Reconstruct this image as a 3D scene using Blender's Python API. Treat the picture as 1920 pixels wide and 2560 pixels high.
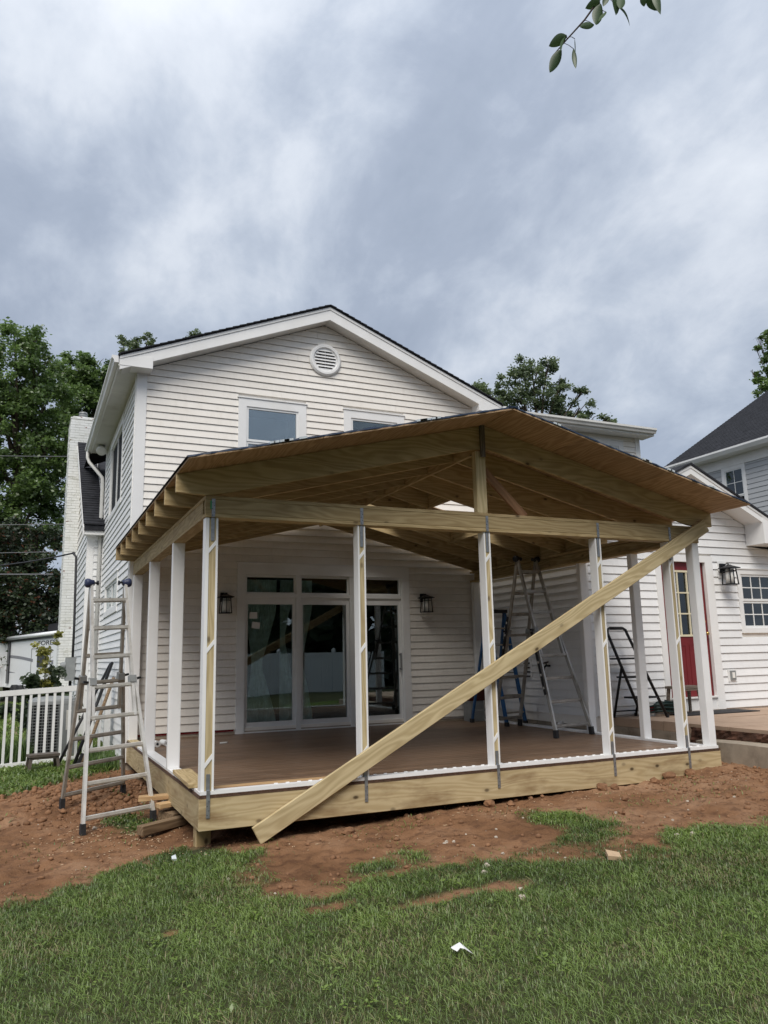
import bpy, bmesh, math, random
import numpy as np
from mathutils import Vector, Matrix

random.seed(7)
for _o in list(bpy.data.objects):
    bpy.data.objects.remove(_o)
C = bpy.context.scene.collection
SC = bpy.context.scene

# ------------------------------------------------------------------ camera
CAM = Vector((-1.5297, -7.5433, 1.2525))
YAW, PITCH, ROLL = 0.4291, 0.1824, -0.0214
fw = Vector((math.sin(YAW) * math.cos(PITCH), math.cos(YAW) * math.cos(PITCH), math.sin(PITCH)))
rt = Vector((math.cos(YAW), -math.sin(YAW), 0))
up = rt.cross(fw)
rt2 = rt * math.cos(ROLL) + up * math.sin(ROLL)
up2 = -rt * math.sin(ROLL) + up * math.cos(ROLL)
cd = bpy.data.cameras.new('camera')
cd.sensor_fit = 'VERTICAL'
cd.sensor_height = 36.0
cd.lens = 1950.94 / 2560 * 36.0
cd.clip_start = 0.05
cd.clip_end = 3000
co = bpy.data.objects.new('camera', cd)
C.objects.link(co)
co.matrix_world = Matrix(((rt2.x, up2.x, -fw.x, CAM.x), (rt2.y, up2.y, -fw.y, CAM.y), (rt2.z, up2.z, -fw.z, CAM.z), (0, 0, 0, 1)))
SC.camera = co

# ------------------------------------------------------------------ world, sun, exposure
SUN_EL, SUN_AZ = math.radians(52), math.radians(212)      # azimuth measured from +Y towards +X: behind the camera
w = bpy.data.worlds.new('World')
SC.world = w
w.use_nodes = True
nt = w.node_tree
nt.nodes.clear()


def N(tree, t, **kw):
    n = tree.nodes.new(t)
    for k, v in kw.items():
        setattr(n, k, v)
    return n


def math_node(tree, op, a, b=None, clamp=False):
    n = N(tree, 'ShaderNodeMath', operation=op)
    n.use_clamp = clamp
    for i, v in enumerate((a, b)):
        if v is None:
            continue
        if isinstance(v, (int, float)):
            n.inputs[i].default_value = v
        else:
            tree.links.new(v, n.inputs[i])
    return n.outputs[0]


def ramp(tree, fac, stops, interp='LINEAR'):
    n = N(tree, 'ShaderNodeValToRGB')
    n.color_ramp.interpolation = interp
    e = n.color_ramp.elements
    while len(e) < len(stops):
        e.new(0.5)
    for el, (p, c) in zip(e, stops):
        el.position = p
        el.color = (*c, 1) if len(c) == 3 else c
    tree.links.new(fac, n.inputs[0])
    return n.outputs[0]


def noise(tree, vec, scale, detail=4, rough=0.5, dist=0.0, dim='3D'):
    n = N(tree, 'ShaderNodeTexNoise', noise_dimensions=dim)
    n.inputs['Scale'].default_value = scale
    n.inputs['Detail'].default_value = detail
    n.inputs['Roughness'].default_value = rough
    n.inputs['Distortion'].default_value = dist
    if vec is not None:
        tree.links.new(vec, n.inputs['Vector'])
    return n.outputs['Fac']


def mapping(tree, vec, scale=(1, 1, 1), loc=(0, 0, 0), rot=(0, 0, 0)):
    n = N(tree, 'ShaderNodeMapping')
    n.inputs['Scale'].default_value = scale
    n.inputs['Location'].default_value = loc
    n.inputs['Rotation'].default_value = rot
    tree.links.new(vec, n.inputs['Vector'])
    return n.outputs[0]


def mix(tree, fac, a, b, blend='MIX'):
    n = N(tree, 'ShaderNodeMix', data_type='RGBA', blend_type=blend)
    for i, v in ((0, fac), (6, a), (7, b)):
        if isinstance(v, (int, float)):
            n.inputs[i].default_value = v
        elif isinstance(v, tuple):
            n.inputs[i].default_value = (*v, 1) if len(v) == 3 else v
        else:
            tree.links.new(v, n.inputs[i])
    return n.outputs[2]


sky = N(nt, 'ShaderNodeTexSky', sky_type='NISHITA')
sky.sun_disc = False
sky.sun_elevation = SUN_EL
sky.sun_rotation = SUN_AZ
sky.altitude = 50
sky.air_density = 1.0
sky.dust_density = 2.0
tc = N(nt, 'ShaderNodeTexCoord')
sep = N(nt, 'ShaderNodeSeparateXYZ')
nt.links.new(tc.outputs['Generated'], sep.inputs[0])
# cloud deck: the view direction carried up to a flat layer of cloud overhead
zz = math_node(nt, 'ADD', math_node(nt, 'MAXIMUM', sep.outputs[2], 0.0), 0.5)
cmb = N(nt, 'ShaderNodeCombineXYZ')
nt.links.new(math_node(nt, 'DIVIDE', sep.outputs[0], zz), cmb.inputs[0])
nt.links.new(math_node(nt, 'DIVIDE', sep.outputs[1], zz), cmb.inputs[1])
cv = mapping(nt, cmb.outputs[0], scale=(1.15, 0.85, 1), rot=(0, 0, math.radians(60)), loc=(13.3, 18.4, 2.5))
big = noise(nt, cv, 1.7, 6, 0.55, 0.25)
fine = noise(nt, mapping(nt, cmb.outputs[0], scale=(1.3, 1.0, 1), loc=(8.1, 2.7, 1)), 5.0, 8, 0.62, 0.25)
mixf = math_node(nt, 'ADD', math_node(nt, 'MULTIPLY', big, 0.73), math_node(nt, 'MULTIPLY', fine, 0.27))
cloud = ramp(nt, mixf, [(0.39, (0.175, 0.205, 0.258)), (0.48, (0.215, 0.246, 0.302)), (0.54, (0.280, 0.312, 0.365)), (0.595, (0.365, 0.392, 0.435)), (0.68, (0.445, 0.467, 0.50))])
bg1 = N(nt, 'ShaderNodeBackground')
bg1.inputs['Strength'].default_value = 0.09
nt.links.new(sky.outputs[0], bg1.inputs[0])
bg2 = N(nt, 'ShaderNodeBackground')
bg2.inputs['Strength'].default_value = 1.0
# an overcast sky is brighter overhead than near the horizon
zen = math_node(nt, 'ADD', 0.93, math_node(nt, 'MULTIPLY', math_node(nt, 'POWER', math_node(nt, 'MAXIMUM', sep.outputs[2], 0.0), 3.0), 0.6))
cl2 = N(nt, 'ShaderNodeVectorMath', operation='SCALE')
nt.links.new(cloud, cl2.inputs[0])
nt.links.new(zen, cl2.inputs['Scale'])
nt.links.new(cl2.outputs[0], bg2.inputs[0])
msh = N(nt, 'ShaderNodeMixShader')
msh.inputs[0].default_value = 0.93
nt.links.new(bg1.outputs[0], msh.inputs[1])
nt.links.new(bg2.outputs[0], msh.inputs[2])
wo = N(nt, 'ShaderNodeOutputWorld')
nt.links.new(msh.outputs[0], wo.inputs[0])

sd = bpy.data.lights.new('sun', 'SUN')
sd.energy = 1.5
sd.angle = math.radians(35)
sd.color = (1.0, 0.95, 0.87)
so = bpy.data.objects.new('sun', sd)
C.objects.link(so)
sdir = Vector((math.sin(SUN_AZ) * math.cos(SUN_EL), math.cos(SUN_AZ) * math.cos(SUN_EL), math.sin(SUN_EL)))
so.location = sdir * 60
so.rotation_euler = sdir.to_track_quat('Z', 'Y').to_euler()

SC.view_settings.view_transform = 'Standard'
SC.view_settings.look = 'None'
SC.view_settings.exposure = 1.0
SC.view_settings.gamma = 1.0
SC.view_settings.use_curve_mapping = False
SC.render.engine = 'CYCLES'
SC.cycles.max_bounces = 8
SC.cycles.transparent_max_bounces = 12

# ------------------------------------------------------------------ materials
MATS = {}


def new_mat(name):
    m = bpy.data.materials.new(name)
    m.use_nodes = True
    t = m.node_tree
    b = t.nodes['Principled BSDF']
    MATS[name] = m
    return m, t, b


def coords(t, kind='Object', rnd=False):
    c = N(t, 'ShaderNodeTexCoord').outputs[kind]
    if rnd:
        oi = N(t, 'ShaderNodeObjectInfo')
        a = N(t, 'ShaderNodeVectorMath', operation='SCALE')
        a.inputs[0].default_value = (37.0, 17.0, 23.0)
        t.links.new(oi.outputs['Random'], a.inputs['Scale'])
        s = N(t, 'ShaderNodeVectorMath', operation='ADD')
        t.links.new(c, s.inputs[0])
        t.links.new(a.outputs[0], s.inputs[1])
        return s.outputs[0], oi.outputs['Random']
    return c


def bump(t, b, h, strength=0.3, dist=0.01):
    n = N(t, 'ShaderNodeBump')
    n.inputs['Strength'].default_value = strength
    n.inputs['Distance'].default_value = dist
    t.links.new(h, n.inputs['Height'])
    t.links.new(n.outputs[0], b.inputs['Normal'])


def mat_plain(name, col, rough=0.5, metal=0.0, var=0.08, scale=6.0, bmp=0.0, spec=0.4, dirt=None):
    m, t, b = new_mat(name)
    c = coords(t, 'Object')
    f = noise(t, c, scale, 5, 0.6)
    lo = tuple(x * (1 - var) for x in col)
    hi = tuple(min(1, x * (1 + var)) for x in col)
    out = ramp(t, f, [(0.3, lo), (0.7, hi)])
    if dirt:
        f2 = noise(t, mapping(t, c, loc=(5, 3, 1)), scale * 0.5, 6, 0.65)
        k = ramp(t, f2, [(0.52, (0, 0, 0)), (0.72, (1, 1, 1))])
        out = mix(t, math_node(t, 'MULTIPLY', k, dirt[1]), out, dirt[0])
    t.links.new(out, b.inputs['Base Color'])
    b.inputs['Roughness'].default_value = rough
    b.inputs['Metallic'].default_value = metal
    b.inputs['Specular IOR Level'].default_value = spec
    if bmp:
        bump(t, b, noise(t, c, scale * 6, 4, 0.6), bmp, 0.004)
    return m


def mat_wood(name, dark, light, knot=(0.05, 0.03, 0.015), knots=True, stain=None, rough=0.7):
    """lumber: grain runs along the board's own local X"""
    m, t, b = new_mat(name)
    v, rnd = coords(t, 'Object', True)
    warp = noise(t, mapping(t, v, scale=(0.9, 5, 5)), 1.0, 2, 0.5)
    wv = N(t, 'ShaderNodeVectorMath', operation='ADD')
    t.links.new(mapping(t, v, scale=(0.55, 9, 9)), wv.inputs[0])
    wc = N(t, 'ShaderNodeCombineXYZ')
    t.links.new(math_node(t, 'MULTIPLY', warp, 2.2), wc.inputs[1])
    t.links.new(math_node(t, 'MULTIPLY', warp, 2.2), wc.inputs[2])
    t.links.new(wc.outputs[0], wv.inputs[1])
    wt = N(t, 'ShaderNodeTexWave', wave_type='BANDS', bands_direction='DIAGONAL')
    wt.inputs['Scale'].default_value = 1.1
    wt.inputs['Distortion'].default_value = 1.6
    wt.inputs['Detail'].default_value = 2.0
    wt.inputs['Detail Scale'].default_value = 1.2
    t.links.new(wv.outputs[0], wt.inputs['Vector'])
    fine = noise(t, mapping(t, v, scale=(3, 120, 120)), 1.0, 4, 0.6)
    g = math_node(t, 'ADD', math_node(t, 'MULTIPLY', wt.outputs['Fac'], 0.5), math_node(t, 'MULTIPLY', fine, 0.5))
    col = ramp(t, g, [(0.15, dark), (0.75, light)])
    # board-to-board and patch tone
    patch = noise(t, mapping(t, v, scale=(1.0, 3, 3)), 0.8, 3, 0.5)
    tone = math_node(t, 'ADD', 0.74, math_node(t, 'ADD', math_node(t, 'MULTIPLY', patch, 0.28), math_node(t, 'MULTIPLY', rnd, 0.30)))
    tn = N(t, 'ShaderNodeVectorMath', operation='SCALE')
    t.links.new(col, tn.inputs[0])
    t.links.new(tone, tn.inputs['Scale'])
    col = tn.outputs[0]
    if stain:
        sf = noise(t, mapping(t, v, scale=(1.4, 5, 5), loc=(3, 8, 2)), 1.0, 5, 0.62)
        col = mix(t, math_node(t, 'MULTIPLY', ramp(t, sf, [(0.50, (0, 0, 0)), (0.74, (1, 1, 1))]), stain[1]), col, stain[0])
    if knots:
        vo = N(t, 'ShaderNodeTexVoronoi', feature='F1', voronoi_dimensions='2D')
        sx = N(t, 'ShaderNodeSeparateXYZ')
        t.links.new(v, sx.inputs[0])
        kc = N(t, 'ShaderNodeCombineXYZ')
        t.links.new(math_node(t, 'MULTIPLY', sx.outputs[0], 2.0), kc.inputs[0])
        t.links.new(math_node(t, 'MULTIPLY', math_node(t, 'ADD', sx.outputs[1], sx.outputs[2]), 3.4), kc.inputs[1])
        vo.inputs['Scale'].default_value = 1.0
        vo.inputs['Randomness'].default_value = 1.0
        t.links.new(kc.outputs[0], vo.inputs['Vector'])
        ksep = N(t, 'ShaderNodeSeparateColor')
        t.links.new(vo.outputs['Color'], ksep.inputs[0])
        kon = math_node(t, 'MULTIPLY', math_node(t, 'GREATER_THAN', ksep.outputs[0], 0.45), math_node(t, 'ADD', 0.35, math_node(t, 'MULTIPLY', ksep.outputs[1], 0.6)))
        kf = ramp(t, vo.outputs['Distance'], [(0.030, (1, 1, 1)), (0.058, (0.55, 0.55, 0.55)), (0.075, (0.15, 0.15, 0.15)), (0.16, (0, 0, 0))])
        col = mix(t, math_node(t, 'MULTIPLY', kf, kon), col, knot)
    t.links.new(col, b.inputs['Base Color'])
    b.inputs['Roughness'].default_value = rough
    b.inputs['Specular IOR Level'].default_value = 0.25
    bump(t, b, g, 0.12, 0.003)
    return m


mat_wood('pine', (0.335, 0.243, 0.118), (0.475, 0.365, 0.200), stain=((0.20, 0.125, 0.06), 0.35))
mat_wood('pine_pale', (0.385, 0.30, 0.162), (0.53, 0.435, 0.26), stain=((0.27, 0.18, 0.09), 0.15))
mat_wood('rim_pine', (0.37, 0.28, 0.15), (0.475, 0.38, 0.225), stain=((0.20, 0.115, 0.05), 0.85))
mat_wood('old_wood', (0.13, 0.085, 0.05), (0.25, 0.175, 0.105))
mat_wood('red_wood', (0.24, 0.125, 0.065), (0.36, 0.20, 0.11))
mat_wood('orange_wood', (0.37, 0.22, 0.11), (0.50, 0.34, 0.18), knots=False)
mat_wood('plywood', (0.26, 0.165, 0.088), (0.40, 0.275, 0.165), knots=False)
mat_wood('deck_wood', (0.140, 0.086, 0.053), (0.220, 0.142, 0.092), knots=False, rough=0.40, stain=((0.30, 0.235, 0.18), 0.35))
mat_wood('grey_wood', (0.10, 0.08, 0.065), (0.17, 0.14, 0.115), knots=False)
mat_plain('ply_edge', (0.10, 0.055, 0.035), 0.8, var=0.4, scale=30)

def siding_mat(name, lo, hi, grime, amt):
    m, t, b = new_mat(name)
    v, rnd = coords(t, 'Object', True)
    f = noise(t, mapping(t, v, scale=(1, 1, 3)), 0.9, 5, 0.6)
    f2 = noise(t, v, 14, 4, 0.6)
    c1 = ramp(t, f, [(0.3, lo), (0.7, hi)])
    c1 = mix(t, math_node(t, 'MULTIPLY', ramp(t, f2, [(0.55, (0, 0, 0)), (0.8, (1, 1, 1))]), amt), c1, grime)
    # faint streaks of dust that ran down from the laps
    f3 = noise(t, mapping(t, v, scale=(7, 7, 0.8)), 1.3, 5, 0.65)
    c1 = mix(t, math_node(t, 'MULTIPLY', ramp(t, f3, [(0.50, (0, 0, 0)), (0.78, (1, 1, 1))]), amt * 1.2), c1, grime)
    t_ = N(t, 'ShaderNodeVectorMath', operation='SCALE')
    t.links.new(c1, t_.inputs[0])
    t.links.new(math_node(t, 'ADD', 0.955, math_node(t, 'MULTIPLY', rnd, 0.06)), t_.inputs['Scale'])
    t.links.new(t_.outputs[0], b.inputs['Base Color'])
    b.inputs['Roughness'].default_value = 0.45
    bump(t, b, noise(t, mapping(t, v, scale=(3, 3, 60)), 2.0, 3, 0.6), 0.08, 0.004)


siding_mat('siding', (0.82, 0.772, 0.708), (0.89, 0.848, 0.788), (0.50, 0.45, 0.38), 0.16)
siding_mat('siding_white', (0.80, 0.80, 0.80), (0.875, 0.875, 0.875), (0.52, 0.50, 0.46), 0.14)
mat_plain('trim_white', (0.81, 0.805, 0.795), 0.45, var=0.04, scale=2, dirt=((0.55, 0.52, 0.46), 0.25))
mat_plain('post_white', (0.85, 0.85, 0.85), 0.35, var=0.03, scale=3, dirt=((0.58, 0.54, 0.48), 0.12))
mat_plain('soffit_grey', (0.66, 0.65, 0.62), 0.55, var=0.06, scale=2, dirt=((0.36, 0.33, 0.28), 0.5))
mat_plain('grey_siding', (0.45, 0.46, 0.47), 0.55, var=0.05, scale=2)
mat_plain('membrane', (0.012, 0.024, 0.052), 0.45, var=0.5, scale=9, bmp=0.3)
mat_plain('membrane_tape', (0.55, 0.60, 0.64), 0.6, var=0.2, scale=20)
mat_plain('galvanized', (0.36, 0.38, 0.41), 0.42, 0.75, var=0.2, scale=25)
mat_plain('aluminium', (0.74, 0.72, 0.68), 0.38, 0.45, var=0.15, scale=8, dirt=((0.33, 0.28, 0.22), 0.4))
mat_plain('aluminium_shaded', (0.40, 0.385, 0.36), 0.42, 0.45, var=0.2, scale=8, dirt=((0.24, 0.2, 0.16), 0.5))  # darker copy of aluminium: the porch shade is put into the deck ladder's colour
mat_plain('aluminium_worn', (0.33, 0.30, 0.26), 0.5, 0.35, var=0.25, scale=9, dirt=((0.2, 0.15, 0.1), 0.6))
mat_plain('black_metal', (0.016, 0.016, 0.018), 0.42, 0.3, var=0.3, scale=20)
mat_plain('black_rubber', (0.022, 0.022, 0.024), 0.75, var=0.3, scale=14, bmp=0.3)
mat_plain('blue_plastic', (0.03, 0.04, 0.09), 0.45, var=0.15)
mat_plain('blue_fiberglass', (0.012, 0.075, 0.20), 0.5, var=0.2, scale=12)
mat_plain('sticker_pale', (0.62, 0.6, 0.55), 0.5)
mat_plain('frost_glass', (0.80, 0.79, 0.75), 0.25, var=0.1, spec=0.6)
mat_plain('door_red', (0.165, 0.018, 0.022), 0.4, var=0.1, scale=4)
mat_plain('cream', (0.68, 0.62, 0.45), 0.5, var=0.06)
mat_plain('brass', (0.55, 0.38, 0.13), 0.3, 0.9)
mat_plain('blind', (0.55, 0.56, 0.55), 0.6)
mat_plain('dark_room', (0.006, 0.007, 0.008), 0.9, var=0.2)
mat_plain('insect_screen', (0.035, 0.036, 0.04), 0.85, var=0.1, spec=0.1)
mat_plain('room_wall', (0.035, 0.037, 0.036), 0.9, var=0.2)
mat_plain('curtain', (0.74, 0.82, 0.79), 0.9, var=0.25, scale=10)
mat_plain('paper', (0.72, 0.72, 0.70), 0.7, var=0.05)
mat_plain('concrete', (0.35, 0.295, 0.23), 0.9, var=0.2, scale=4, bmp=0.5, dirt=((0.16, 0.13, 0.10), 0.7))
mat_plain('concrete_pink', (0.42, 0.30, 0.215), 0.85, var=0.1, scale=3, bmp=0.25, dirt=((0.28, 0.185, 0.125), 0.5))
mat_plain('earth_edge', (0.075, 0.035, 0.022), 0.95, var=0.5, scale=7, bmp=0.8)
mat_plain('dark_shingle', (0.030, 0.031, 0.036), 0.9, var=0.35, scale=5, bmp=0.7, spec=0.15)
mat_plain('tree_bark', (0.075, 0.058, 0.042), 0.95, var=0.4, scale=9, bmp=0.7)
mat_plain('stem_bark', (0.05, 0.035, 0.028), 0.8, var=0.3, scale=40)
mat_plain('metal_grey', (0.27, 0.28, 0.28), 0.5, 0.2, var=0.12)
mat_plain('dark_grille', (0.02, 0.02, 0.022), 0.7, var=0.3)
mat_plain('rv_white', (0.88, 0.89, 0.90), 0.3, var=0.02)
mat_plain('rv_grey', (0.24, 0.24, 0.27), 0.35)
mat_plain('rv_dark', (0.03, 0.03, 0.035), 0.3)
mat_plain('ink', (0.02, 0.02, 0.025), 0.6)
mat_plain('red_paint', (0.22, 0.012, 0.016), 0.6)
mat_plain('brown_plastic', (0.105, 0.085, 0.072), 0.55, var=0.2, scale=12)
mat_plain('crate_red', (0.07, 0.016, 0.012), 0.6)
mat_plain('vinyl_white', (0.78, 0.78, 0.77), 0.4, var=0.03)
mat_plain('pebble', (0.46, 0.40, 0.33), 0.9, var=0.3, scale=30)
mat_plain('cardboard', (0.50, 0.36, 0.23), 0.85, var=0.12, scale=15)
mat_plain('green_tag', (0.05, 0.30, 0.13), 0.6)
mat_plain('hose_green', (0.012, 0.028, 0.025), 0.45, var=0.3)
mat_plain('wire', (0.025, 0.025, 0.028), 0.6)
mat_plain('wire_pale', (0.16, 0.16, 0.17), 0.6)

# painted brick: white paint flaked off to red brick in spots, dirty streaks
m, t, b = new_mat('painted_brick')
v = coords(t, 'Object')
f = noise(t, v, 2.2, 6, 0.65)
c1 = ramp(t, f, [(0.3, (0.66, 0.67, 0.64)), (0.65, (0.79, 0.80, 0.79))])
k = ramp(t, noise(t, mapping(t, v, scale=(2.4, 2.4, 5)), 2.1, 3, 0.5), [(0.70, (0, 0, 0)), (0.72, (1, 1, 1))])
c1 = mix(t, k, c1, (0.19, 0.062, 0.045))
k2 = ramp(t, noise(t, mapping(t, v, scale=(1, 1, 2.5), loc=(4, 4, 4)), 3.0, 6, 0.7), [(0.56, (0, 0, 0)), (0.72, (1, 1, 1))])
c1 = mix(t, math_node(t, 'MULTIPLY', k2, 0.7), c1, (0.27, 0.26, 0.17))
t.links.new(c1, b.inputs['Base Color'])
b.inputs['Roughness'].default_value = 0.8
mat_plain('mortar_dirty', (0.50, 0.50, 0.46), 0.95, var=0.35, scale=3)

# glass: clear pane with a mirror coat by angle
m, t, b = new_mat('glass')
t.nodes.remove(b)
gl = N(t, 'ShaderNodeBsdfGlossy')
gl.inputs['Roughness'].default_value = 0.005
gl.inputs['Color'].default_value = (0.9, 0.97, 1.0, 1)
tr = N(t, 'ShaderNodeBsdfTransparent')
tr.inputs['Color'].default_value = (0.88, 0.95, 0.94, 1)
fr = N(t, 'ShaderNodeFresnel')
fr.inputs['IOR'].default_value = 1.75
mx = N(t, 'ShaderNodeMixShader')
t.links.new(math_node(t, 'ADD', fr.outputs[0], 0.02, True), mx.inputs[0])
t.links.new(tr.outputs[0], mx.inputs[1])
t.links.new(gl.outputs[0], mx.inputs[2])
t.links.new(mx.outputs[0], t.nodes['Material Output'].inputs[0])


m2 = MATS['glass'].copy()
m2.name = 'glass_coated'
MATS['glass_coated'] = m2
for n_ in m2.node_tree.nodes:
    if n_.type == 'MATH':
        n_.inputs[1].default_value = 0.17


def mat_leaf(name, dark, light, trans=0.35):
    m, t, b = new_mat(name)
    a = N(t, 'ShaderNodeAttribute', attribute_name='tone')
    col = ramp(t, a.outputs['Fac'], [(0.0, dark), (1.0, light)])
    df = N(t, 'ShaderNodeBsdfDiffuse')
    tl = N(t, 'ShaderNodeBsdfTranslucent')
    gs = N(t, 'ShaderNodeBsdfGlossy')
    gs.inputs['Roughness'].default_value = 0.45
    t.links.new(col, df.inputs[0])
    t.links.new(col, tl.inputs[0])
    x = N(t, 'ShaderNodeMixShader')
    x.inputs[0].default_value = trans
    t.links.new(df.outputs[0], x.inputs[1])
    t.links.new(tl.outputs[0], x.inputs[2])
    y = N(t, 'ShaderNodeMixShader')
    y.inputs[0].default_value = 0.06
    t.links.new(x.outputs[0], y.inputs[1])
    t.links.new(gs.outputs[0], y.inputs[2])
    t.links.new(y.outputs[0], t.nodes['Material Output'].inputs[0])
    t.nodes.remove(b)
    return m


mat_leaf('leaf_green', (0.045, 0.092, 0.022), (0.225, 0.34, 0.095), 0.5)
mat_leaf('leaf_dark', (0.014, 0.028, 0.013), (0.075, 0.11, 0.045))
mat_leaf('leaf_grey', (0.055, 0.090, 0.040), (0.24, 0.31, 0.145), 0.5)
mat_leaf('leaf_gold', (0.17, 0.17, 0.03), (0.42, 0.41, 0.10))
mat_leaf('leaf_rust', (0.07, 0.025, 0.012), (0.22, 0.08, 0.035))
mat_leaf('leaf_near', (0.022, 0.050, 0.016), (0.075, 0.13, 0.045), 0.3)
mat_leaf('grass', (0.060, 0.112, 0.018), (0.290, 0.405, 0.090), 0.4)
mat_leaf('grass_dry', (0.13, 0.115, 0.045), (0.30, 0.26, 0.12), 0.2)

# ground: red clay and turf soil by the painted mask of where the grass was dug away
m, t, b = new_mat('ground_soil')
v = coords(t, 'Object')
at = N(t, 'ShaderNodeAttribute', attribute_name='dirt')
n1 = noise(t, v, 1.1, 8, 0.62)
n2 = noise(t, v, 9.0, 6, 0.65)
n3 = noise(t, v, 55.0, 4, 0.7)
clay = ramp(t, n1, [(0.30, (0.130, 0.064, 0.031)), (0.5, (0.250, 0.132, 0.069)), (0.70, (0.35, 0.210, 0.125))])
clay = mix(t, math_node(t, 'MULTIPLY', ramp(t, n2, [(0.36, (1, 1, 1)), (0.5, (0, 0, 0))]), 0.55), clay, (0.085, 0.042, 0.026))
clay = mix(t, math_node(t, 'MULTIPLY', ramp(t, n3, [(0.62, (0, 0, 0)), (0.72, (1, 1, 1))]), 0.6), clay, (0.33, 0.23, 0.15))
turf = ramp(t, n2, [(0.35, (0.045, 0.048, 0.022)), (0.6, (0.075, 0.080, 0.036)), (0.75, (0.12, 0.10, 0.05))])
col = mix(t, at.outputs['Fac'], turf, clay)
t.links.new(col, b.inputs['Base Color'])
b.inputs['Roughness'].default_value = 0.95
b.inputs['Specular IOR Level'].default_value = 0.15
bump(t, b, math_node(t, 'ADD', n2, math_node(t, 'MULTIPLY', n3, 0.6)), 0.9, 0.03)
mat_plain('clod', (0.225, 0.118, 0.062), 0.95, var=0.35, scale=8, bmp=0.5)

# ------------------------------------------------------------------ helpers
WM = {}


def wmat(o):
    return WM.get(o.name, Matrix.Identity(4))


def put(o, M, parent=None):
    WM[o.name] = M.copy()
    if parent:
        o.parent = parent
        o.matrix_basis = wmat(parent).inverted() @ M
    else:
        o.matrix_basis = M


def props(o, label=None, cat=None, group=None, kind=None):
    for k, v in (('label', label), ('category', cat), ('group', group), ('kind', kind)):
        if v:
            o[k] = v
    return o


def thing(name, loc, label, cat, group=None):
    o = bpy.data.objects.new(name, None)
    C.objects.link(o)
    o.empty_display_size = 0.1
    put(o, Matrix.Translation(Vector(loc)))
    return props(o, label, cat, group)


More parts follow.
